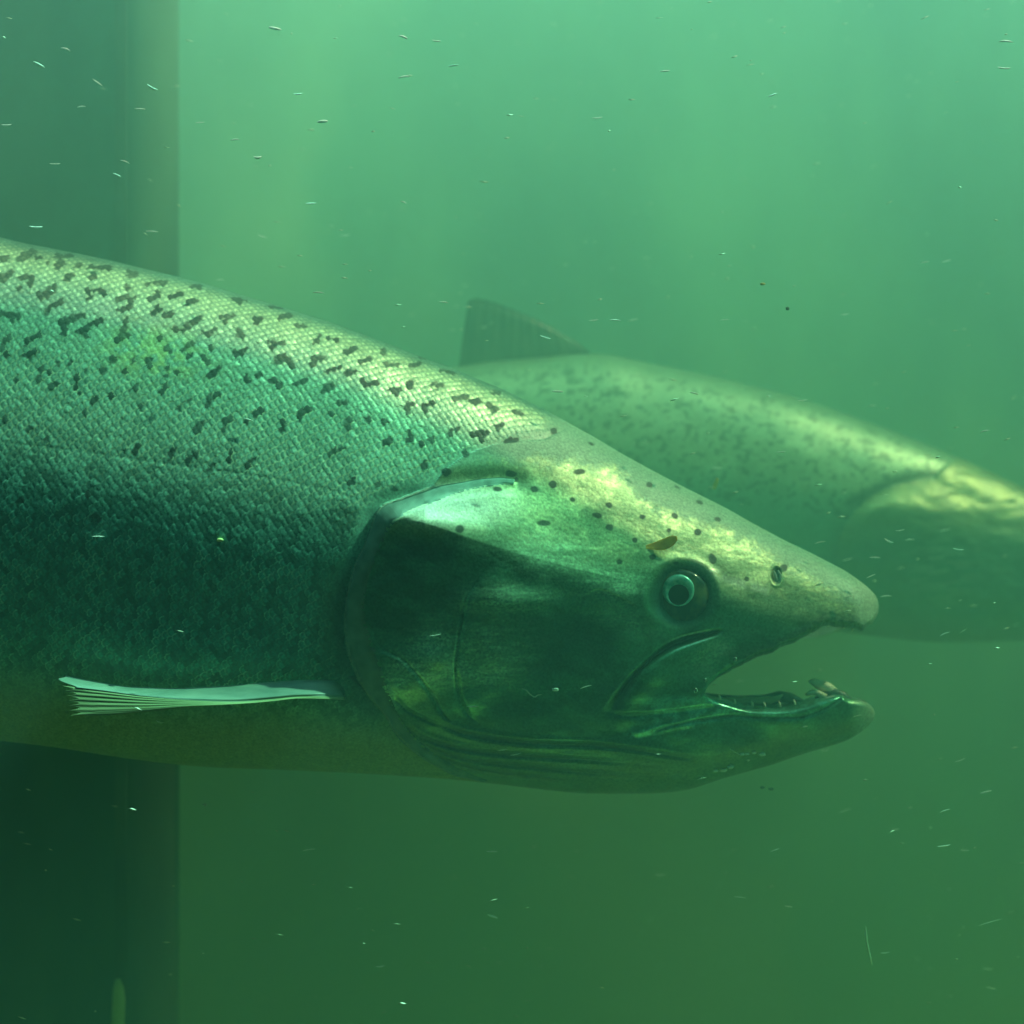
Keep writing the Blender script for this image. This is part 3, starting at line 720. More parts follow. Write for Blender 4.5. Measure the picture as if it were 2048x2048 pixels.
    hb = lay(hb, mix(C(0.018, 0.085, 0.045), C(0.10, 0.30, 0.17), 0.5), ck * 0.9)
    hb = hb * (1 + ck * (-0.15 + 0.7 * cm))[:, None]
    def blob(cx, cy, rx, ry, ang=0.0):
        ca, sa = math.cos(math.radians(ang)), math.sin(math.radians(ang))
        u = ((ax - cx) * ca + (ay - cy) * sa) / rx; w = (-(ax - cx) * sa + (ay - cy) * ca) / ry
        return np.exp(-(u*u + w*w))
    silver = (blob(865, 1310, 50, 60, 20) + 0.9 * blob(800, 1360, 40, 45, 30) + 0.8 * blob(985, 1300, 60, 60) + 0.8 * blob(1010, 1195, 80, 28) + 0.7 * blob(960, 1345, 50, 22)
              + 0.7 * blob(1230, 1165, 90, 30) + 0.6 * blob(1090, 1110, 90, 40, 10) + 0.5 * blob(1250, 1240, 60, 22, 15) + 0.5 * blob(1420, 1310, 40, 20, -30))  # reflections of the cheek plates, painted as pale patches
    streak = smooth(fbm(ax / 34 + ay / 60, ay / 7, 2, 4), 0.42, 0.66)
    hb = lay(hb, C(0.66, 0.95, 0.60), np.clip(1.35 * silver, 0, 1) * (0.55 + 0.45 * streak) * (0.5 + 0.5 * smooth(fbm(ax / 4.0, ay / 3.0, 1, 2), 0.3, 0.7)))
    # silver bar from the eye to the nostril
    eb, ep = polydist(ax, ay, [(1388, 1128), (1420, 1142), (1455, 1158), (1500, 1172), (1530, 1182)], 30)
    hb = lay(hb, C(0.66, 0.70, 0.52), 0.9 * np.exp(-(eb / 9.0) ** 2) * smooth(nz2, 0.25, 0.55))
    # jaw: teal lip, brown chin
    lipz = smooth(ax, 1240, 1330) * smooth(ay, 1385, 1400) * np.exp(-(np.clip(ay - np.interp(ax, LIPLINE[:, 0], LIPLINE[:, 1]), 0, 99) / 6.0) ** 2) * (1 - smooth(ax, 1670, 1695))
    hb = lay(hb, C(0.20, 0.62, 0.48), 0.85 * lipz * (0.35 + 0.65 * smooth(nz2, 0.35, 0.6)))
    chin = smooth(vv, 0.80, 0.95)
    hb = lay(hb, C(0.20, 0.24, 0.07), 0.85 * chin * (0.5 + 0.5 * nz1))
    hb = lay(hb, C(0.40, 0.46, 0.34), smooth(ax, 1690, 1735))  # lit snout and jaw tips painted paler
    hb = lay(hb, C(0.10, 0.13, 0.07), 0.8 * np.where(ax > 1395, np.exp(-(up_edge / (15.0 + 12 * smooth(ax, 1560, 1620) * (1 - smooth(ax, 1700, 1735)))) ** 2), 0) * smooth(ax, 1430, 1520) * (1 - 0.7 * smooth(ax, 1715, 1745)))  # shade under the snout put into the jaw edge colour
    hb = lay(hb, C(0.08, 0.10, 0.06), 0.75 * fold_w)
    hb = lay(hb, C(0.62, 0.96, 0.78), 0.8 * np.exp(-((dmx - wgap - 1.5) / 1.7) ** 2) * smooth(mxp, 0.05, 0.14) * (1 - smooth(mxp, 0.30, 0.46)))  # highlight lines along the maxilla slit, painted on the skin
    hb = lay(hb, C(0.012, 0.03, 0.02), 0.92 * mx_gap)
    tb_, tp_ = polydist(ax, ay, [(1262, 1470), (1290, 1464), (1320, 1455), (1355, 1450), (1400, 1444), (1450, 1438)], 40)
    hb = lay(hb, C(0.24, 0.70, 0.60), 0.8 * np.exp(-(tb_ / (5.0 + 4 * nz2)) ** 2) * (1 - smooth(tp_, 0.6, 1)) * smooth(nz3 + 0.5 * nz2, 0.45, 0.85))  # teal reflection at the jaw corner, painted as a streak
    hb = lay(hb, C(0.05, 0.08, 0.06), 0.6 * lipg)
    # orbit
    hb = lay(hb, C(0.035, 0.10, 0.075), 0.92 * np.exp(-(np.clip(re - 54, 0, 99) / 15.0) ** 2))
    hb = lay(hb, C(0.06, 0.09, 0.06), 0.9 * np.exp(-rn ** 4))
    hb = hb * (0.93 + 0.14 * nz2)[:, None]
    hrough = np.full(n, 0.40) + 0.1 * (nz1 - 0.5) + 0.12 * (1 - below_crown); hmetal = (0.40 - 0.1 * op) * (1 - 0.7 * (1 - below_crown)) - 0.3 * chin + 0.22 * ck * (1 - chin)
    hrough = hrough - 0.08 * ck
    # gill membrane zone: grey translucent skin
    mem = hd * (1 - smooth(dg - dgi, -8, 4)) * (dg < 60) * smooth(ay, 955, 985)
    hb = lay(hb, C(0.26, 0.30, 0.24), 0.8 * mem); hmetal = hmetal * (1 - mem); hrough = mix(hrough, 0.5, mem)
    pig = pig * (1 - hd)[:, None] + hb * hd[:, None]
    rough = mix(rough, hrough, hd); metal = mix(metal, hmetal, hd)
    # soft border between nape skin and scales
    # ---- spots
    spot = np.zeros(n)
    wob = 5.0 * (fbm(ax / 8, ay / 8, 1, 2) - 0.5) + 5.5 * (rnd - 0.5) * sw
    near = vis & (vv < 0.8)
    snap = 0.45 * sw * (1 - hd)
    axs = ax + snap * (sox - 0.12 * sog); ays = ay + snap * sog * slope
    idx = np.nonzero(near)[0]; sxx, syy = axs[idx], ays[idx]; sp = np.zeros(len(idx)); order = np.argsort(sxx); sxs = sxx[order]
    for pts, r in SPOTS:
        pa = np.array(pts); lo = pa[:, 0].min() - r - 8; hi = pa[:, 0].max() + r + 8
        sel = order[np.searchsorted(sxs, lo):np.searchsorted(sxs, hi)]
        sel = sel[(syy[sel] > pa[:, 1].min() - r - 8) & (syy[sel] < pa[:, 1].max() + r + 8)]
        if len(sel) == 0: continue
        if len(pts) == 1: d = np.hypot(sxx[sel] - pa[0, 0], syy[sel] - pa[0, 1])
        else: d, _ = polydist(sxx[sel], syy[sel], pa, 40)
        sp[sel] = np.maximum(sp[sel], (0.82 + 0.18 * ((pa[0, 0] * 7.3) % 1.0)) * (1 - smooth(d - wob[idx][sel], r * 0.93 - 1.6, r * 0.93 + 1.6)))
    spot[idx] = sp
    for cx, cy, a, b, ang in HEAD_DOTS:
        sel = np.nonzero((np.abs(ax - cx) < 30) & (np.abs(ay - cy) < 30))[0]
        ca, sa = math.cos(math.radians(ang)), math.sin(math.radians(ang))
        u = (ax[sel] - cx) * ca + (ay[sel] - cy) * sa; w = -(ax[sel] - cx) * sa + (ay[sel] - cy) * ca
        d = (np.sqrt((u / a) ** 2 + (w / b) ** 2) - 1) * min(a, b) - 0.5 * wob[sel]
        spot[sel] = np.maximum(spot[sel], 0.93 * (1 - smooth(d, -1.5, 1.6)))
    # spots carried on over the part of the back outside the frame
    rest = ax < 0
    ns = fbm(x / 20, z / 16, 4, 2) * (x < -20)
    spot = np.maximum(spot, np.where((x < -20) & (vv < 0.45), smooth(ns, 0.66, 0.70), 0))
    spot *= (1 - smooth(vv, 0.55, 0.7)) * np.where(hd > 0, 1, 1)
    pig = lay(pig, C(0.018, 0.028, 0.022), 0.95 * spot); metal = metal * (1 - 0.9 * spot); rough = mix(rough, 0.5, spot)
    return dh, np.clip(pig, 0.004, 0.9), np.stack([np.clip(rough, 0.15, 1), np.clip(metal, 0, 1), np.zeros(n)], 1)

P1 = dict(y=0.0, T=T1, B=B1, W=W1, VR=VR1, KAP=KP1, x_mouth=1400.0, y_mouth=1384.0, tip_upper=1757.5, tip_lower=1750.0, U=U1, L=L1,
          rows=(420, 220), front_cols=200, low_pow=2.1, tip_round=60.0, feature=feature_near,
          xs=np.concatenate([np.linspace(-2900, -120, 190)[:-1], np.arange(-120, 1400.1, 2.0)]))
skin1 = m_salmon_skin('spotted_salmon_skin')
V, F, A, depth1 = salmon_body(P1)
salmon = empty('salmon', (-0.15, 0, 0))
tag(salmon, 'big spotted silver green salmon in front with open hooked jaws and dark cheek', 'salmon')
mesh_obj('body', V, F, skin1, salmon, attrs=A)

# ------------------------------------------------------------------ parts of the near salmon
def on_skin(ax, ay, lift=0.0):
    """world point that shows at pixel (ax, ay), lift pixels proud of the near salmon's skin"""
    h = float(depth1(np.array([ax]), np.array([ay]))[0]) + lift
    return ray(ax, ay, -h * S)

def sheet(name, top, bot, y_top, y_bot, n, m, mat, parent, thick=0.0005, ripple=None, ragged=None):
    """a curved blade between two traced edges; depths y_* are functions of 0..1 in metres; thickness tapers to the rim"""
    a = spline(top, n + 1); b = spline(bot, n + 1)
    u = np.linspace(0, 1, n + 1)[:, None]; w = np.linspace(0, 1, m + 1)[None, :]
    if ragged is None: fi = np.repeat(u * n, m + 1, 1)
    else: fi = u * n * ragged(w)
    def at(c, k_): return np.interp(fi, np.arange(n + 1), c[:, k_])
    px = at(a, 0) * (1 - w) + at(b, 0) * w; py = at(a, 1) * (1 - w) + at(b, 1) * w
    yy = y_top(u) * (1 - w) + y_bot(u) * w
    if ripple is not None: yy = yy + ripple(u, w)
    k = S * (D + yy) / D
    P_ = np.stack([(px - 1024) * k, yy, (1024 - py) * k], -1)
    th = thick * np.clip(np.minimum(np.minimum(w, 1 - w) * 8, (1 - u) * 12 + 0.05), 0.06, 1) * (1.25 - 0.85 * u)
    Fr = P_.copy(); Bk = P_.copy(); Fr[..., 1] -= th; Bk[..., 1] += th
    V = np.concatenate([Fr.reshape(-1, 3), Bk.reshape(-1, 3)])
    ii = np.arange((n + 1) * (m + 1)).reshape(n + 1, m + 1); N = (n + 1) * (m + 1)
    q = np.stack([ii[:-1, :-1], ii[1:, :-1], ii[1:, 1:], ii[:-1, 1:]], -1).reshape(-1, 4)
    F = [q[:, ::-1], q + N]
    for e in (ii[0], ii[-1], ii[:, 0], ii[:, -1]):
        F.append(np.stack([e[:-1], e[1:], e[1:] + N, e[:-1] + N], -1))
    return mesh_obj(name, V, np.concatenate(F), mat, parent)

# eye: bulging ball > silver iris ring > black pupil
m_eyeball = noise_color(new_mat('eyeball_skin', rough=0.12), (0.018, 0.040, 0.026), (0.14, 0.16, 0.06), 160, 4, 0.42, 0.72)
m_iris = noise_color(new_mat('silver_iris', rough=0.25, metal=0.35), (0.10, 0.46, 0.36), (0.38, 0.74, 0.60), 500, 4, 0.35, 0.65, stretch=(1, 1, 1))
m_pupil = new_mat('black_pupil', (0.001, 0.003, 0.002), 0.35, spec=0.0)

def dome(center, rx, rz, bulge, n=64, rings=20, y_sign=-1.0, r_in=0.0, lens=None, lift=0.0):
    """a round cap facing the glass; center is its rim centre in world metres"""
    V, F = [], []
    for i in range(rings + 1):
        r = r_in + (1 - r_in) * i / rings
        prof = lens(r) if lens else math.sqrt(max(0.0, 1 - r * r))
        for j in range(n):
            a = 2 * math.pi * j / n
            V.append((center[0] + rx * r * math.cos(a), center[1] + y_sign * bulge * prof, center[2] + rz * r * math.sin(a) + lift * (r - r_in) / (1 - r_in)))
    for i in range(rings):
        for j in range(n):
            F.append((i*n + j, (i+1)*n + j, (i+1)*n + (j+1) % n, i*n + (j+1) % n))
    return V, F
sk = float(np.median(depth1(np.array([EYE[0] - 66, EYE[0] + 66, EYE[0], EYE[0]]), np.array([EYE[1], EYE[1], EYE[1] - 66, EYE[1] + 66]))))
for side in (-1, 1):
    ec = ray(EYE[0], EYE[1], -(sk - 13) * S); pc = ray(PUPIL[0], PUPIL[1], -(sk - 13) * S)
    if side == 1: ec[1] *= -1; pc[1] *= -1
    Vv, Ff = dome(ec, 55 * S, 54 * S, 19 * S, y_sign=side)
    eye = mesh_obj('eye', Vv, Ff, m_eyeball, salmon, loc=ec)
    ball_y = lambda r: 19 * math.sqrt(max(0, 1 - (r / 55) ** 2))
    V2, F2 = dome(pc, 31.5 * S, 31.5 * S, S, y_sign=side, r_in=0.64, rings=10, lift=8.5 * S,
                  lens=lambda r: ball_y(r * 31.5) + 0.7 + 2.6 * math.sin(math.pi * (r - 0.64) / 0.36) - (2.0 if r > 0.99 else 0.0))
    mesh_obj('iris', V2, F2, m_iris, eye)
    V3, F3 = dome(pc, 21.5 * S, 21.5 * S, S, y_sign=side, lens=lambda r: ball_y(r * 20) - 0.6 + 3.0 * math.sqrt(max(0, 1 - r * r)))
    mesh_obj('pupil', V3, F3, m_pupil, eye)

# pectoral fin: stiff pale leading band, softer rays fanning out below and behind it
def fin_rays(name, c1, c2, ray_axis_scale, rough=0.45):
    m = new_mat(name, rough=rough)
    return noise_color(m, c1, c2, 60, 4, 0.35, 0.65, stretch=ray_axis_scale)
m_fin_edge = fin_rays('pale_fin_edge', (0.12, 0.20, 0.16), (0.20, 0.29, 0.23), (1, 1, 6))
m_fin_ray = fin_rays('yellow_fin_rays', (0.19, 0.27, 0.12), (0.27, 0.35, 0.17), (0.6, 1, 9))
h_root = float(depth1(np.array([690.0]), np.array([1365.0]))[0])
y_root = -(h_root - 4) * S
fin = empty('pectoral_fin', ray(675, 1372, y_root)); fin.parent = salmon; fin.location = Vector(ray(675, 1372, y_root)) - salmon.location
y_tip = -0.0575
out = lambda u: y_root + (-0.0548 - y_root) * (1 - np.exp(-u / 0.05)) - 0.004 * u
top_e = [(690, 1363), (645, 1359), (602, 1360), (543, 1364), (446, 1372), (349, 1376), (272, 1374), (175, 1360), (113, 1346)]
mid_e = [(690, 1394), (650, 1392), (600, 1393), (543, 1398), (466, 1403), (380, 1400), (290, 1392), (200, 1380), (112, 1370)]
bot_e = [(690, 1400), (650, 1398), (600, 1397), (543, 1403), (466, 1409), (380, 1414), (290, 1424), (205, 1430), (142, 1431)]
sheet('fin_edge', top_e, mid_e, lambda u: out(u) + 26 * S, lambda u: out(u) - 8 * S, 120, 24, m_fin_edge, fin, 0.0011, ragged=lambda w: 0.985 - 0.03 * (w - 0.35) ** 2 * 4 - 0.012 * np.sin(9 * w))
def comb(u, w):
    ph = w * 6.0
    return 0.3 * S * smooth(u, 0.25, 1.0) * np.sin(2 * math.pi * (ph + 0.15 * np.sin(5 * w)))
sheet('fin_rays', mid_e, bot_e, lambda u: out(u) - 7 * S, lambda u: out(u) - 14 * S, 140, 72, m_fin_ray, fin, 0.0006, ripple=comb, ragged=lambda w: 1 - 0.035 * np.abs(np.sin(6 * math.pi * w)) - 0.02 * np.sin(2.4 * w + 1))
# axillary skin fold above the fin root
fold = sheet('fin_fold', [(725, 1368), (700, 1342), (668, 1330), (620, 1331)], [(722, 1376), (696, 1354), (662, 1341), (622, 1337)],
             lambda u: u * 0 - (h_root - 9) * S, lambda u: u * 0 - (h_root - 2) * S, 40, 8, m_fin_edge, fin, 0.0006)

# gill membrane along the rim of the gill cover
m_mem = new_mat('gill_membrane_skin', rough=0.6, spec=0.25)
_at = m_mem.node_tree.nodes.new('ShaderNodeAttribute'); _at.attribute_name = 'pigment'
m_mem.node_tree.links.new(_at.outputs['Color'], m_mem.node_tree.nodes['Principled BSDF'].inputs['Base Color'])
rows_ = []
GO = np.array(GILL); GI = np.array(GILL_IN)
for t in np.linspace(0, 1, 180):
    o = GO[min(int(t * 89), 88)] * (1 - (t * 89) % 1) + GO[min(int(t * 89) + 1, 89)] * ((t * 89) % 1)
    d = np.hypot(*(GI - o).T); j = d.argmin(); i_ = GI[j]
    wdt = 1 + 0.12 * math.sin(t * 41) + 0.08 * math.sin(t * 97)
    o2 = o + (o - i_) * 0.10 * (wdt - 1) * 3
    row = []
    for w in np.linspace(0, 1, 9):
        q = o2 * (1 - w) + i_ * w
        row.append((q[0], q[1], 0.3 + (1.2 + 1.6 * (1 - t)) * math.sin(math.pi * min(w * 1.15, 1)) ** 0.7 * (1 - 0.2 * w)))
    rows_.append(row)
R_ = np.array(rows_)
hs = depth1(R_[..., 0].ravel(), R_[..., 1].ravel()).reshape(R_.shape[:2])
hs_s = hs.copy()
for _ in range(6):
    hs_s[1:-1] = (hs_s[:-2] + hs_s[1:-1] * 2 + hs_s[2:]) / 4
hs_s = np.maximum(hs_s, hs - 0.5)
yy = -(hs_s + R_[..., 2]) * S; k_ = S * (D + yy) / D
Vm = np.stack([(R_[..., 0] - 1024) * k_, yy, (1024 - R_[..., 1]) * k_], -1)
Vb = Vm.copy(); Vb[..., 1] += 5 * S
n_, m_ = R_.shape[0], R_.shape[1]; ii = np.arange(n_ * m_).reshape(n_, m_)
q = np.stack([ii[:-1, :-1], ii[1:, :-1], ii[1:, 1:], ii[:-1, 1:]], -1).reshape(-1, 4)
Fm = [q, q[:, ::-1] + n_ * m_]
for e in (ii[0], ii[-1], ii[:, 0], ii[:, -1]): Fm.append(np.stack([e[:-1], e[1:], e[1:] + n_*m_, e[:-1] + n_*m_], -1))
tt = np.repeat(np.linspace(0, 1, n_)[:, None], m_, 1).ravel(); wv = np.repeat(np.linspace(0, 1, m_)[None, :], n_, 0).ravel()
mn = fbm(R_[..., 0].ravel() / 14, R_[..., 1].ravel() / 14, 2, 3)
mc = lay(np.repeat(C(0.17, 0.24, 0.20)[None, :], n_ * m_, 0), C(0.34, 0.52, 0.46), 1 - smooth(tt, 0.02, 0.30))
mc = lay(mc, C(0.04, 0.08, 0.06), 0.55 * smooth(wv, 0.5, 1.0) * smooth(tt, 0.2, 0.4)) * (0.55 + 0.9 * mn)[:, None]
mesh_obj('gill_membrane', np.concatenate([Vm.reshape(-1, 3), Vb.reshape(-1, 3)]), np.concatenate(Fm), m_mem, salmon, attrs={'pigment': np.concatenate([mc, mc])})

# teeth, gum and tongue in the lower jaw
m_tooth = noise_color(new_mat('ivory_tooth', rough=0.35), (0.75, 0.76, 0.52), (0.92, 0.90, 0.66), 120, 3)
m_tongue = noise_color(new_mat('pale_tongue', rough=0.4), (0.70, 0.66, 0.36), (0.85, 0.78, 0.46), 150, 3)
m_gum = noise_color(new_mat('dark_gum', rough=0.4), (0.06, 0.12, 0.09), (0.16, 0.24, 0.18), 200, 4)
def horn(name, pts, radii, mat, parent, n=14):
    """round tapering body along a polyline of world points"""
    pts = [Vector(p) for p in pts]; V, F = [], []
    for i, p in enumerate(pts):
        t = (pts[min(i+1, len(pts)-1)] - pts[max(i-1, 0)]).normalized()
        a = t.cross(Vector((0, 1, 0))); a = a.normalized() if a.length > 1e-6 else Vector((1, 0, 0)); b = t.cross(a)
        for j in range(n):
            an = 2 * math.pi * j / n
            V.append(p + (a * math.cos(an) + b * math.sin(an)) * radii[i])
    for i in range(len(pts) - 1):
        for j in range(n): F.append((i*n+j, i*n+(j+1)%n, (i+1)*n+(j+1)%n, (i+1)*n+j))
    F.append(tuple(range(n-1, -1, -1))); F.append(tuple(range((len(pts)-1)*n, len(pts)*n)))
    return mesh_obj(name, V, F, mat, parent)
yj = -30 * S
def spx(pts, y): return [ray(px, py, y) for px, py in pts]
horn('tooth', spx([(1668, 1386), (1656, 1377), (1645, 1371), (1634, 1367), (1624, 1363), (1617, 1363)], yj), [11*S, 12*S, 11*S, 9*S, 6*S, 1.5*S], m_tooth, salmon)
horn('tooth', spx([(1652, 1394), (1636, 1386), (1622, 1384), (1612, 1390)], yj - 14*S), [6*S, 6*S, 5*S, 2.5*S], m_tooth, salmon)
horn('tooth', spx([(1690, 1398), (1683, 1387), (1676, 1381)], yj + 25*S), [6*S, 4*S, 1.5*S], m_tooth, salmon)
horn('gum', spx([(1700, 1404), (1685, 1392), (1668, 1386), (1650, 1390), (1630, 1398)], yj - 4*S), [8*S, 10*S, 10*S, 9*S, 4*S], m_gum, salmon)
horn('tongue', spx([(1440, 1400), (1466, 1400), (1490, 1401), (1515, 1402), (1540, 1401), (1557, 1396), (1566, 1389)], -16*S), [4*S, 7*S, 8*S, 8*S, 8*S, 5*S, 1.5*S], m_tongue, salmon)
horn('gum', spx([(1405, 1394), (1440, 1400), (1480, 1404), (1530, 1402), (1560, 1393), (1580, 1396), (1606, 1404)], 20*S), [9*S, 11*S, 13*S, 13*S, 12*S, 11*S, 5*S], m_gum, salmon)
for i, (px, py, ln) in enumerate([(1440, 1396, 6), (1470, 1404, 5), (1505, 1410, 6), (1530, 1411, 5), (1560, 1411, 7), (1590, 1407, 6)]):
    yy0 = -(float(depth1(np.array([px * 1.0]), np.array([py + 12.0]))[0]) - 6) * S
    horn('tooth', spx([(px, py + 3), (px - 1, py - ln * 0.6), (px - 3, py - ln * 1.4)], yy0), [3*S, 2.2*S, 0.6*S], m_tooth, salmon, 8)
for i, (px, py, ln) in enumerate([(1707, 1250, 14), (1690, 1250, 8), (1660, 1246, 7), (1620, 1258, 7), (1585, 1276, 7), (1545, 1292, 6), (1500, 1310, 6), (1455, 1332, 5)]):
    horn('tooth', spx([(px, py), (px - 1, py + ln * 0.6), (px - 4, py + ln)], -28 * S), [3.2*S, 2.2*S, 0.6*S], m_tooth, salmon, 8)
# nostril flap
ny = -(float(depth1(np.array([1568.0]), np.array([1160.0]))[0])) * S
m_flap = new_mat('nostril_skin', (0.42, 0.50, 0.40), 0.35)
horn('nostril_flap', spx([(1547, 1141), (1551, 1150), (1552, 1160), (1551, 1166)], ny - 1*S), [1.2*S, 2.6*S, 2.6*S, 1.2*S], m_flap, salmon, 10)
horn('nostril_flap', spx([(1556, 1140), (1561, 1150), (1561, 1160), (1558, 1168)], ny - 1*S), [1.2*S, 2.4*S, 2.4*S, 1.0*S], m_flap, salmon, 10)

# fins outside the frame, so the animal is whole
m_dark_fin = fin_rays('dark_fin_skin', (0.10, 0.13, 0.09), (0.20, 0.24, 0.16), (6, 1, 0.8))
def flat_fin(name, outline_top, outline_bot, y, parent, mat, thick=0.0014, n=40, m=20, rip=0.0006, rays=14):
    return sheet(name, outline_top, outline_bot, lambda u: u*0 + y, lambda u: u*0 + y, n, m, mat, parent, thick,
                 ripple=lambda u, w: rip * np.sin(u * rays * 2 * math.pi) * w)
flat_fin('dorsal_fin', [(-330, 425), (-520, 425), (-760, 428), (-900, 440)], [(-420, 330), (-640, 205), (-800, 200), (-890, 300)], 0.0, salmon, m_dark_fin)
flat_fin('adipose_fin', [(-1800, 610), (-1900, 630), (-1960, 645)], [(-1880, 560), (-1970, 545), (-2020, 580)], 0.0, salmon, m_dark_fin)
flat_fin('tail_fin', [(-2780, 790), (-2780, 850), (-2780, 910), (-2780, 965)], [(-3300, 440), (-3160, 720), (-3160, 1040), (-3300, 1330)], 0.0, salmon, m_dark_fin, n=60)
flat_fin('anal_fin', [(-1600, 1190), (-1800, 1145), (-2000, 1085)], [(-1760, 1380), (-1900, 1320), (-2060, 1180)], 0.0, salmon, m_dark_fin)
for sd in (-1, 1):
    flat_fin('pelvic_fin', [(-760, 1370), (-860, 1350), (-920, 1335)], [(-960, 1480), (-1060, 1440), (-1080, 1390)], sd * 110 * S, salmon, m_fin_edge)
sheet('pectoral_fin', top_e, bot_e, lambda u: -out(u), lambda u: -out(u), 60, 16, m_fin_edge, salmon, 0.0009)

# ------------------------------------------------------------------ far salmon, swimming the same way behind it
Y2 = 0.115
def unmag(p): return p
T2 = smoothed(pchip([(-420, 960), (-330, 920), (-150, 880), (200, 800), (600, 745), (920, 733), (960, 726), (1060, 717), (1190, 708), (1300, 727), (1400, 747), (1500, 771), (1600, 797), (1700, 831),
                     (1800, 868), (1900, 908), (2000, 953), (2100, 1004), (2200, 1058), (2270, 1100), (2310, 1140), (2322, 1165)]), -420, 2322, 10)
B2 = smoothed(pchip([(-420, 1010), (-330, 1010), (-150, 1020), (200, 1090), (600, 1190), (1000, 1232), (1400, 1244), (1600, 1254), (1720, 1268), (1820, 1280), (1900, 1285), (2048, 1281), (2150, 1262), (2250, 1222), (2310, 1185), (2322, 1166)]), -420, 2322, 10)
W2 = pchip([(-420, 10), (-330, 18), (0, 40), (350, 70), (650, 125), (1000, 150), (1500, 150), (1720, 140), (1900, 118), (2050, 92), (2200, 60), (2290, 30), (2322, 2)])
VR2 = smoothed(pchip([(-420, 0.5), (1400, 0.46), (1700, 0.36), (1800, 0.345), (2000, 0.37), (2322, 0.4)]), -420, 2322, 20)
KP2 = smoothed(pchip([(-420, 1.0), (1500, 0.98), (1720, 0.72), (2000, 0.70), (2322, 0.95)]), -420, 2322, 20)
GILL2 = spline([(1872, 958), (1850, 960), (1800, 968), (1750, 990), (1718, 1015), (1690, 1050), (1672, 1100), (1668, 1150), (1682, 1200), (1720, 1250), (1770, 1280)], 60)
def feature_far(ax, ay, x, z, vv, girth, h0, slope):
    n = len(ax)
    head = inside(ax, ay, [(2000, 700), (1960, 880), (1872, 950)] + [tuple(p) for p in GILL2] + [(1790, 1500), (2600, 1500), (2600, 700)])
    hd = head * 1.0
    dg, _ = polydist(ax, ay, GILL2, 160)
    dh = np.where(head, 0, -2.5 * np.exp(-(dg / 20.0) ** 2)) + 6 * (fbm(x / 120, z / 80, 2, 3) - 0.5) + hd * 8 * (fbm(ax / 55, ay / 32, 1, 3) - 0.5)
    up = 1020 + 0.10 * (ax - 1800) - ay; up = np.sign(up) * (np.sqrt(up * up + 196.0) - 14.0)
    dh += hd * smooth(dg, 0, 30) * 16 * np.where(up > 0, np.exp(-np.clip(up, 0, None) / 30.0), np.exp(-np.clip(-up, 0, None) / 80.0)) * (1 - smooth(ax, 1850, 1980))
    nz = fbm(ax / 30, ay / 24, 0, 4)
    pig = np.repeat(C(0.40, 0.54, 0.34)[None, :], n, 0)
    pig = lay(pig, C(0.22, 0.31, 0.20), 1 - smooth(vv, 0.0, 0.12))
    pig = lay(pig, C(0.16, 0.38, 0.27), smooth(vv, 0.32, 0.55))
    bel = smooth(vv, 0.82, 0.97); pig = lay(pig, C(0.40, 0.34, 0.15), bel)
    pig = lay(pig, C(0.28, 0.32, 0.16), hd * 0.9)
    gold = hd * smooth(nz, 0.40, 0.65) * (1 - smooth(ay, 1000, 1060)) * smooth(ay, 900, 950)
    pig = lay(pig, C(0.38, 0.42, 0.19), 0.5 * gold)
    bd, _ = polydist(ax, ay, [(1700, 1005), (1760, 975), (1810, 955), (1870, 948)], 40); pig = lay(pig, C(0.07, 0.10, 0.05), 0.8 * np.exp(-(bd / 9.0) ** 2))
    op = np.exp(-(((ax - 1802) / 62) ** 2 + ((ay - 1000 + 0.05 * (ax - 1815)) / 20) ** 2) ** 2)
    pig = lay(pig, C(0.56, 0.58, 0.30), 0.8 * op * hd)  # gill cover highlight painted into the colour here too
    pig = lay(pig, C(0.10, 0.25, 0.16), 0.8 * hd * smooth(ay, 1040, 1100) * (1 - bel))
    pig = lay(pig, C(0.10, 0.14, 0.09), 0.5 * np.where(head, 0, np.exp(-(dg / 22.0) ** 2)))
    sv = fbm(ax / 40 + ay / 30, ay / 9, 5, 3)
    pig = lay(pig, C(0.42, 0.50, 0.34), 0.7 * hd * smooth(sv, 0.45, 0.62) * np.exp(-(((ax - 1890) / 60) ** 2 + ((ay - 1130) / 60) ** 2)))
    sp = smooth(fbm(x / 9, z / 7, 4, 2), 0.56, 0.72) * (vv < 0.5) * (1 - hd) * smooth(vv, 0.02, 0.06)
    pig = lay(pig, C(0.06, 0.09, 0.06), 0.6 * sp)
    pig = pig * (0.85 + 0.3 * nz)[:, None]
    return dh, np.clip(pig, 0.004, 0.9), np.stack([np.full(n, 0.42), 0.45 * (1 - bel), np.zeros(n)], 1)
P2 = dict(y=Y2, T=T2, B=B2, W=W2, VR=VR2, KAP=KP2, x_mouth=2322.0, y_mouth=1166.0, tip_upper=0, tip_lower=0, U=None, L=None, rows=(120, 70), front_cols=0,
          low_pow=2.1, tip_round=40.0, feature=feature_far, xs=np.linspace(-420, 2322, 700))
V, F, A, depth2 = salmon_body(P2)
far = empty('salmon', (ray(1000, 1000, Y2)))
tag(far, 'smaller hazy salmon behind with raised dark dorsal fin, its head cut by the right edge', 'salmon')
mesh_obj('body', V, F, m_salmon_skin('hazy_salmon_skin', 0.5), far, attrs=A)
m_dorsal = fin_rays('dorsal_fin_skin', (0.03, 0.045, 0.025), (0.09, 0.11, 0.06), (3, 1, 1.2))
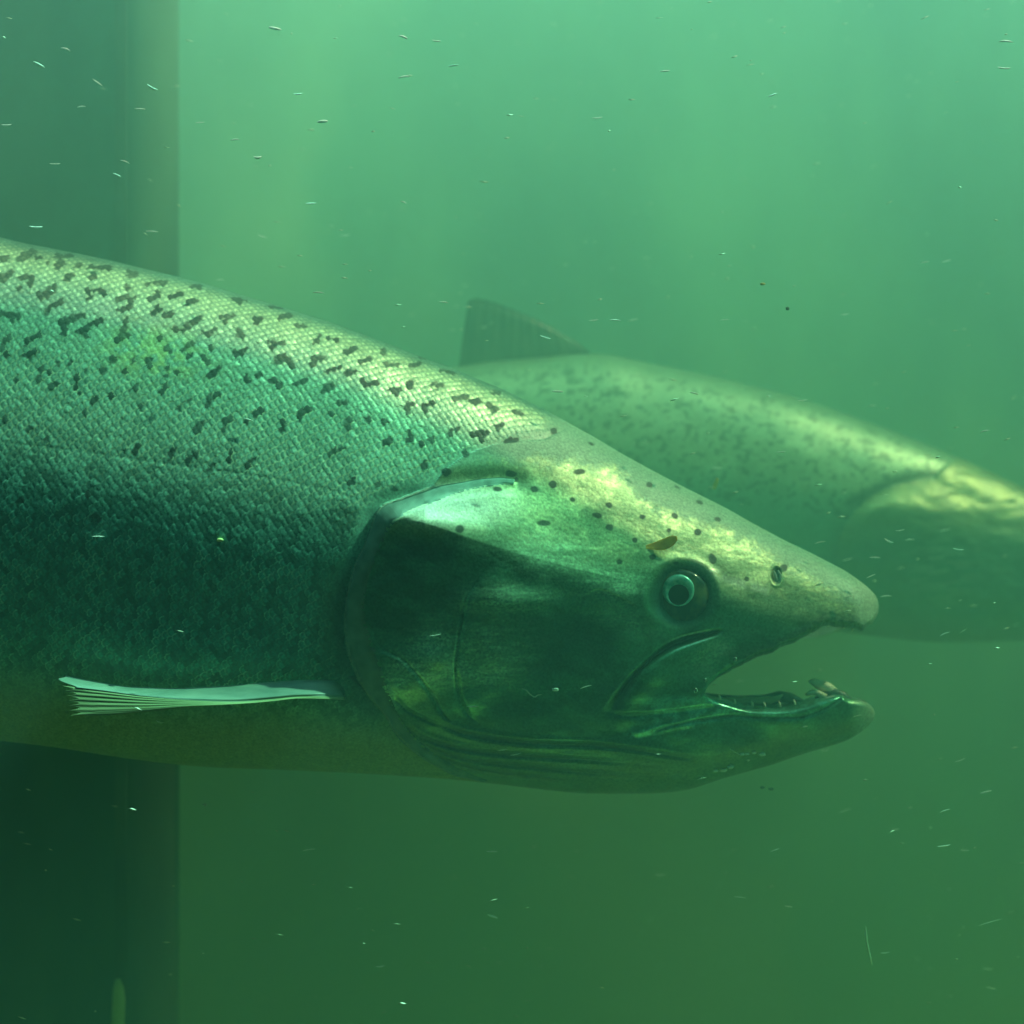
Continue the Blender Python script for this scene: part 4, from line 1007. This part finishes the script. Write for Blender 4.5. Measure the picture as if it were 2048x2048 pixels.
sheet('dorsal_fin', [(1188, 712), (1130, 722), (1060, 732), (980, 740), (916, 742)], [(1150, 682), (1075, 640), (1010, 613), (968, 600), (948, 597), (936, 604)],
      lambda u: u*0 + Y2, lambda u: u*0 + Y2 + 0.004, 60, 30, m_dorsal, far, 0.0012, ripple=lambda u, w: 0.00025 * np.sin(u * 26 * math.pi + w) * w)
sheet('tail_fin', [(-400, 965), (-400, 985), (-400, 1005)], [(-640, 830), (-580, 985), (-640, 1150)], lambda u: u*0 + Y2, lambda u: u*0 + Y2, 40, 20, m_dorsal, far, 0.001)
for sd in (-1, 1):
    sheet('pectoral_fin', [(1720, 1240), (1640, 1250), (1560, 1262)], [(1700, 1250), (1620, 1275), (1550, 1272)], lambda u: u*0 + Y2 + sd * 0.030, lambda u: u*0 + Y2 + sd * 0.036, 30, 10, m_dark_fin, far, 0.0008)
for sd in (-1, 1):
    c = ray(2110, 1085, Y2); c[1] = Y2 + sd * 0.0145
    Vv, Ff = dome(c, 24 * S, 24 * S, 0.004, n=32, rings=10, y_sign=sd)
    e_ = mesh_obj('eye', Vv, Ff, m_eyeball, far)
    Vv, Ff = dome(c, 10 * S, 10 * S, 0.0045, n=32, rings=8, y_sign=sd)
    mesh_obj('pupil', Vv, Ff, m_pupil, e_)

# ------------------------------------------------------------------ pale pipe stub by the pillar
m_pipe = noise_color(new_mat('pale_post', rough=0.7), (0.40, 0.42, 0.16), (0.62, 0.62, 0.28), 40, 4)
pts = spx([(234, 2640), (234, 2090), (236, 2040), (238, 2000), (237, 1975), (235, 1958)], 0.060)
stub = horn('pipe_stub', pts, [14*S, 14*S, 14*S, 13.5*S, 11*S, 5*S], m_pipe, None, 24)
tag(stub, 'pale yellowish round post end standing at the bottom left before the dark pillar', 'post')
# ------------------------------------------------------------------ things drifting in the water
m_fleck = new_mat('pale_fleck', (0.92, 0.93, 0.84), 0.6)
m_silt = new_mat('pale_silt', (0.60, 0.66, 0.50), 0.7)

def spindle_mesh(name, mat, bend=0.0, seg=5, n=6, blunt=0.75):
    """a fibre one unit long, lying along x, slightly bent, blunt ended"""
    V, F = [], []
    for i in range(seg + 1):
        t = i / seg - 0.5
        r = 0.5 * (1 - abs(2 * t) ** 3 * (1 - 0.25)) if blunt else 0.5
        for j in range(n):
            a = 2 * math.pi * j / n
            V.append((t, r * math.cos(a), r * math.sin(a) + bend * (1 - 4 * t * t)))
    for i in range(seg):
        for j in range(n): F.append((i*n+j, i*n+(j+1)%n, (i+1)*n+(j+1)%n, (i+1)*n+j))
    F.append(tuple(range(n-1, -1, -1))); F.append(tuple(range(seg*n, (seg+1)*n)))
    me = bpy.data.meshes.new(name); me.from_pydata(V, [], F); me.update()
    me.polygons.foreach_set('use_smooth', [True] * len(me.polygons)); me.materials.append(mat)
    return me
fleck_meshes = [spindle_mesh('fleck', m_fleck, b) for b in (0.0, 0.4, -0.5)]
def flow_angle(px):
    return -12 + 24 * smooth(px, 200, 1700)
# flecks read off the photograph: x, y, length, thickness, tilt (degrees, up to the right)
FLECKS = [(78, 129, 26, 3.4, -28), (131, 99, 20, 2.6, -18), (305, 174, 24, 3.2, -28), (280, 218, 22, 2.4, -3), (163, 214, 18, 1.8, 5), (13, 249, 20, 2.6, 2), (550, 57, 26, 4.4, -12),
          (806, 75, 20, 3.2, -20), (873, 81, 18, 2.0, -5), (907, 131, 20, 2.4, 8), (808, 155, 24, 3.0, 8), (596, 187, 18, 2.2, 4), (645, 243, 22, 4.6, 4), (470, 280, 18, 2.2, 5),
          (515, 313, 16, 4.0, 0), (622, 407, 22, 2.4, 2), (807, 405, 14, 2.0, -20), (72, 453, 26, 2.2, -2), (304, 463, 25, 2.2, -3), (637, 586, 23, 2.2, -3), (525, 472, 20, 1.6, -18),
          (234, 350, 18, 2.4, -25), (250, 324, 20, 2.0, -20), (110, 327, 22, 1.8, 0), (195, 165, 24, 2.0, -35), (887, 605, 20, 2.0, -6), (1091, 674, 22, 2.2, -17), (1115, 783, 24, 3.2, -2),
          (1388, 787, 18, 2.0, -12), (1195, 235, 20, 2.0, 4), (1330, 142, 20, 2.2, 5), (2012, 84, 28, 3.0, -3), (2008, 135, 26, 2.4, -4), (1545, 190, 18, 2.0, 22), (1970, 863, 20, 2.2, 12),
          (1778, 1081, 19, 3.0, -24), (1750, 1115, 22, 1.8, -2), (1640, 1085, 22, 1.6, 12), (1695, 1118, 22, 1.5, 15), (1742, 1152, 20, 1.6, 24), (1772, 1193, 23, 1.8, 4), (1917, 1098, 22, 2.0, -8),
          (1890, 1060, 24, 1.8, 12), (1820, 1080, 20, 1.6, 4), (1434, 935, 22, 1.8, -2), (1562, 904, 20, 1.6, 3), (1230, 641, 24, 2.0, -4), (1187, 640, 18, 1.6, 6), (1893, 522, 20, 1.8, 14),
          (1850, 525, 18, 1.4, 12), (1690, 628, 18, 1.6, 8), (1266, 640, 20, 1.6, 12), (1450, 640, 20, 1.2, 4), (1605, 800, 20, 1.4, 6), (945, 1413, 24, 2.0, 0), (1172, 1374, 24, 1.6, 17),
          (320, 1443, 17, 2.6, -15), (196, 1073, 26, 1.6, 0), (497, 840, 22, 1.8, -15), (1031, 1508, 22, 1.4, 10), (984, 1703, 22, 2.2, 0), (618, 1700, 26, 1.8, 8), (1320, 1749, 22, 1.8, 0),
          (1972, 1584, 24, 2.4, 14), (1890, 1622, 22, 1.6, 18), (1888, 1691, 26, 1.8, 8), (1577, 1813, 16, 1.8, -8), (1980, 1845, 50, 1.2, 16), (1770, 1905, 18, 1.4, 6), (1975, 1938, 22, 1.6, -6),
          (1982, 1977, 22, 1.6, -12), (760, 1932, 18, 2.0, 4), (985, 1833, 22, 3.0, -18), (1690, 1622, 28, 1.6, 20), (1650, 1500, 18, 1.4, 8), (1660, 1394, 20, 2.4, 14), (1715, 1432, 18, 1.2, 14),
          (870, 1270, 24, 1.2, 8), (1005, 1500, 20, 1.2, 8), (1480, 1795, 24, 1.2, -6), (1920, 1520, 22, 1.4, 20), (1550, 1700, 20, 1.2, 20), (1790, 1660, 20, 1.6, 4), (1930, 1700, 18, 1.4, 0),
          (1480, 1362, 18, 1.2, 4), (1890, 1268, 22, 2.0, 22), (1800, 1060, 18, 1.4, 8), (400, 245, 20, 1.4, 4), (440, 560, 18, 1.2, 0), (690, 470, 20, 1.4, 6)]
first = None
for i, (px, py, ln, th, tilt) in enumerate(FLECKS):
    over_fish = bool(depth1(np.array([px * 1.0]), np.array([py * 1.0]))[0] > 1)
    if over_fish:
        y = -min(float(depth1(np.array([px * 1.0]), np.array([py * 1.0]))[0]) * S + 0.003, 0.068)
    else:
        y = float(RNG.uniform(-0.062, -0.02)) if th >= 1.9 else float(RNG.uniform(-0.05, 0.06))
    me = fleck_meshes[i % 3]
    o = bpy.data.objects.new('debris_fleck', me) if first is None else first.copy()
    if first is None: first = o
    o.data = me; COL.objects.link(o)
    k = S * (D + y) / D
    o.location = ray(px, py, y); o.scale = (ln * k, 1.45 * th * k, 1.45 * th * k)
    o.rotation_euler = (0, -math.radians(tilt), 0)
    tag(o, 'tiny pale sliver of debris drifting in the green water', 'debris', 'pale slivers drifting in the water')

# finer silt nobody could count
SV, SF = [], []
for i in range(1700):
    px, py = RNG.uniform(-500, 2500), RNG.uniform(-300, 2300); y = float(RNG.uniform(-0.066, 0.30))
    if y > -0.06 and y < 0.075 and -2900 < px < 1400 and T1(px) - 40 < py < B1(px) + 40: continue
    if y > PY - 0.02 and px < 400: continue
    c = ray(px, py, y); ln = RNG.uniform(5, 22) * S; th = RNG.uniform(0.6, 1.5) * S * (1.0 + 0.5 * RNG.random())
    a = math.radians(float(flow_angle(px)) + RNG.normal(0, 9)); d = np.array([math.cos(a), 0.0, math.sin(a)]); nrm = np.array([-d[2], 0, d[0]]); yv = np.array([0, 1.0, 0])
    n0 = len(SV)
    SV += [c - d*ln/2, c + nrm*th, c + yv*th, c - nrm*th, c - yv*th, c + d*ln/2]
    for a_, b_ in ((1, 2), (2, 3), (3, 4), (4, 1)): SF += [(n0, n0+b_, n0+a_), (n0+5, n0+a_, n0+b_)]
tag(mesh_obj('suspended_silt', SV, SF, m_silt), kind='stuff')

# soft round motes
m_mote = new_mat('soft_mote', (0.22, 0.34, 0.25), 0.9)
def crumb(name, c, r, mat, seed, squash=(1, 1, 1)):
    rs = np.random.default_rng(seed); V, F = [], []
    nu, nv = 12, 8
    for i in range(nv + 1):
        th = math.pi * i / nv
        for j in range(nu):
            ph = 2 * math.pi * j / nu
            q = r * (0.8 + 0.4 * rs.random() * math.sin(th))
            V.append((c[0] + q * math.sin(th) * math.cos(ph) * squash[0], c[1] + q * math.sin(th) * math.sin(ph) * squash[1], c[2] + q * math.cos(th) * squash[2]))
    for i in range(nv):
        for j in range(nu): F.append((i*nu+j, (i+1)*nu+j, (i+1)*nu+(j+1)%nu, i*nu+(j+1)%nu))
    return mesh_obj(name, V, F, mat, loc=c)
m_foam = new_mat('white_foam', (0.92, 0.95, 0.90), 0.7)
def skin_y(px, py, lift): return -(float(depth1(np.array([px * 1.0]), np.array([py * 1.0]))[0]) + lift) * S
for i, (px, py, r, sq) in enumerate([(1431, 1541, 4.5, 1.2), (1446, 1540, 5.5, 1.5), (1461, 1533, 6, 1.1)]):
    tag(crumb('foam_crumb', ray(px, py, skin_y(px, py, 3)), r * S, m_foam, 30 + i, (sq, 0.8, 0.8)), 'white foam crumb stuck in the lower row under the chin of the open jaw', 'foam', 'foam crumbs in the lower row on the chin')
for i, (px, py, r, sq) in enumerate([(1484, 1508, 4, 1.2), (1494, 1508, 3, 1.5), (1508, 1505, 4, 1.1), (1524, 1508, 6, 1.2), (1497, 1520, 3.5, 0.9)]):
    tag(crumb('foam_crumb', ray(px, py, skin_y(px, py, 3)), r * S, m_foam, 40 + i, (sq, 0.8, 0.8)), 'white foam crumb in the upper row on the side of the lower jaw', 'foam', 'foam crumbs in the upper row on the jaw')
for i, (px, py, r) in enumerate([(1525, 1575, 4), (1542, 1578, 4.5)]):
    tag(crumb('foam_crumb', ray(px, py, -0.01), r * S, m_mote, 50 + i, (1.2, 0.8, 0.8)), 'faint white crumb floating free in the water just under the chin', 'foam', 'crumbs floating under the chin')
tag(crumb('foam_crumb', ray(1111, 1379, skin_y(1111, 1379, 3)), 5 * S, m_foam, 60, (1.4, 0.8, 0.8)), 'small white oval crumb beside the curled thread on the dark cheek', 'foam')
tag(crumb('silt_grain', ray(440, 1080, skin_y(440, 1080, 3)), 5 * S, new_mat('yellow_grain', (0.60, 0.58, 0.22), 0.6), 61, (1.3, 0.8, 0.8)), 'single yellowish grain in front of the dark scaly flank', 'grain')
tag(crumb('silt_grain', ray(1525, 568, -0.02), 4 * S, new_mat('ochre_grain', (0.45, 0.36, 0.08), 0.6), 62, (1.3, 0.8, 0.8)), 'single ochre grain in open water above the far salmon', 'grain')
tag(crumb('silt_grain', ray(1575, 617, -0.02), 4 * S, new_mat('dark_grain', (0.05, 0.07, 0.04), 0.7), 63), 'single dark grain in open water above the far salmon', 'grain')
for i, (px, py, r, y) in enumerate([][:0] and [(236, 38, 9, -0.06), (15, 8, 8, -0.06), (398, 402, 8, -0.06), (666, 128, 9, -0.06), (660, 140, 6, -0.055), (190, 215, 7, -0.06), (1400, 1440, 5, -0.06)][:6]):
    tag(crumb('soft_mote', ray(px, py, y), r * S, m_mote, 70 + i, (1.4, 0.5, 0.7)), 'blurred pale mote floating in the upper left water', 'mote', 'blurred motes in the upper left water')

# air bubbles clinging to the upper jaw
m_bub = new_mat('bubble_skin', (0.75, 0.85, 0.78), 0.08); m_bub.node_tree.nodes['Principled BSDF'].inputs['Transmission Weight'].default_value = 0.9
m_bub.node_tree.nodes['Principled BSDF'].inputs['IOR'].default_value = 0.78
for lab, px, py, r in (('clear air bubble at the corner of the open mouth', 1391, 1381, 5.0), ('clear air bubble on the lip edge halfway along the upper jaw', 1470, 1318, 4.2), ('small clear air bubble just above the mouth corner', 1411, 1360, 3.2)):
    c = ray(px, py, skin_y(px, py - 8, 3)); Vb_, Fb_ = [], []
    for i in range(11):
        th = math.pi * i / 10
        for j in range(16):
            ph = 2 * math.pi * j / 16
            Vb_.append((c[0] + r*S*math.sin(th)*math.cos(ph), c[1] + r*S*math.sin(th)*math.sin(ph), c[2] + r*S*1.15*math.cos(th)))
    for i in range(10):
        for j in range(16): Fb_.append((i*16+j, (i+1)*16+j, (i+1)*16+(j+1)%16, i*16+(j+1)%16))
    tag(mesh_obj('bubble', Vb_, Fb_, m_bub, loc=c), lab, 'bubble')

# leaf scrap in front of the brow, yellow scrap by the far salmon
def scrap(name, pts_top, pts_bot, y, mat, label):
    o = sheet(name, pts_top, pts_bot, lambda u: u*0 + y, lambda u: u*0 + y - 2*S, 24, 8, mat, None, 0.0002, ripple=lambda u, w: 2*S*np.sin(u*5 + w*2))
    return tag(o, label, 'leaf scrap')
m_leaf = noise_color(new_mat('ochre_leaf', rough=0.6), (0.66, 0.27, 0.015), (0.85, 0.42, 0.04), 300, 4)
m_leaf2 = noise_color(new_mat('yellow_leaf', rough=0.6), (0.40, 0.36, 0.06), (0.52, 0.48, 0.10), 300, 4)
scrap('leaf_fragment', [(1280, 1094), (1304, 1086), (1325, 1078), (1345, 1071), (1354, 1072)], [(1280, 1096), (1302, 1099), (1324, 1101), (1345, 1092), (1355, 1080)], skin_y(1320, 1085, 14), m_leaf,
      'ochre leaf scrap floating in front of the brow above the eye')
scrap('leaf_fragment', [(1423, 978), (1427, 966), (1433, 955)], [(1431, 979), (1436, 968), (1438, 957)], 0.02, m_leaf2, 'small yellow leaf scrap floating before the flank of the far salmon')

def thread(name, pts, r, y, mat, label):
    P_ = [Vector(ray(a, b, y)) for a, b in spline(pts, 26)]
    o = horn(name, P_, [r * S * min(1, 0.4 + 4 * min(i, 25 - i) / 25) for i in range(26)], mat, None, 8)
    return tag(o, label, 'thread')
m_thread = new_mat('pale_thread', (0.62, 0.68, 0.52), 0.6)
thread('fibre', [(1731, 1853), (1733, 1880), (1738, 1905), (1744, 1930)], 2.2, -0.03, m_thread, 'pale slightly bent fibre hanging upright in the lower right water')
thread('fibre', [(1036, 1375), (1050, 1379), (1062, 1390), (1070, 1394), (1076, 1390), (1084, 1389)], 1.2, skin_y(1060, 1385, 3), m_thread, 'thin curled pale thread stuck on the dark cheek of the near salmon')
thread('fibre', [(1450, 1487), (1458, 1496), (1470, 1504), (1482, 1510)], 0.9, skin_y(1466, 1500, 3), m_thread, 'hair thin thread on the lower jaw beside the foam crumbs')
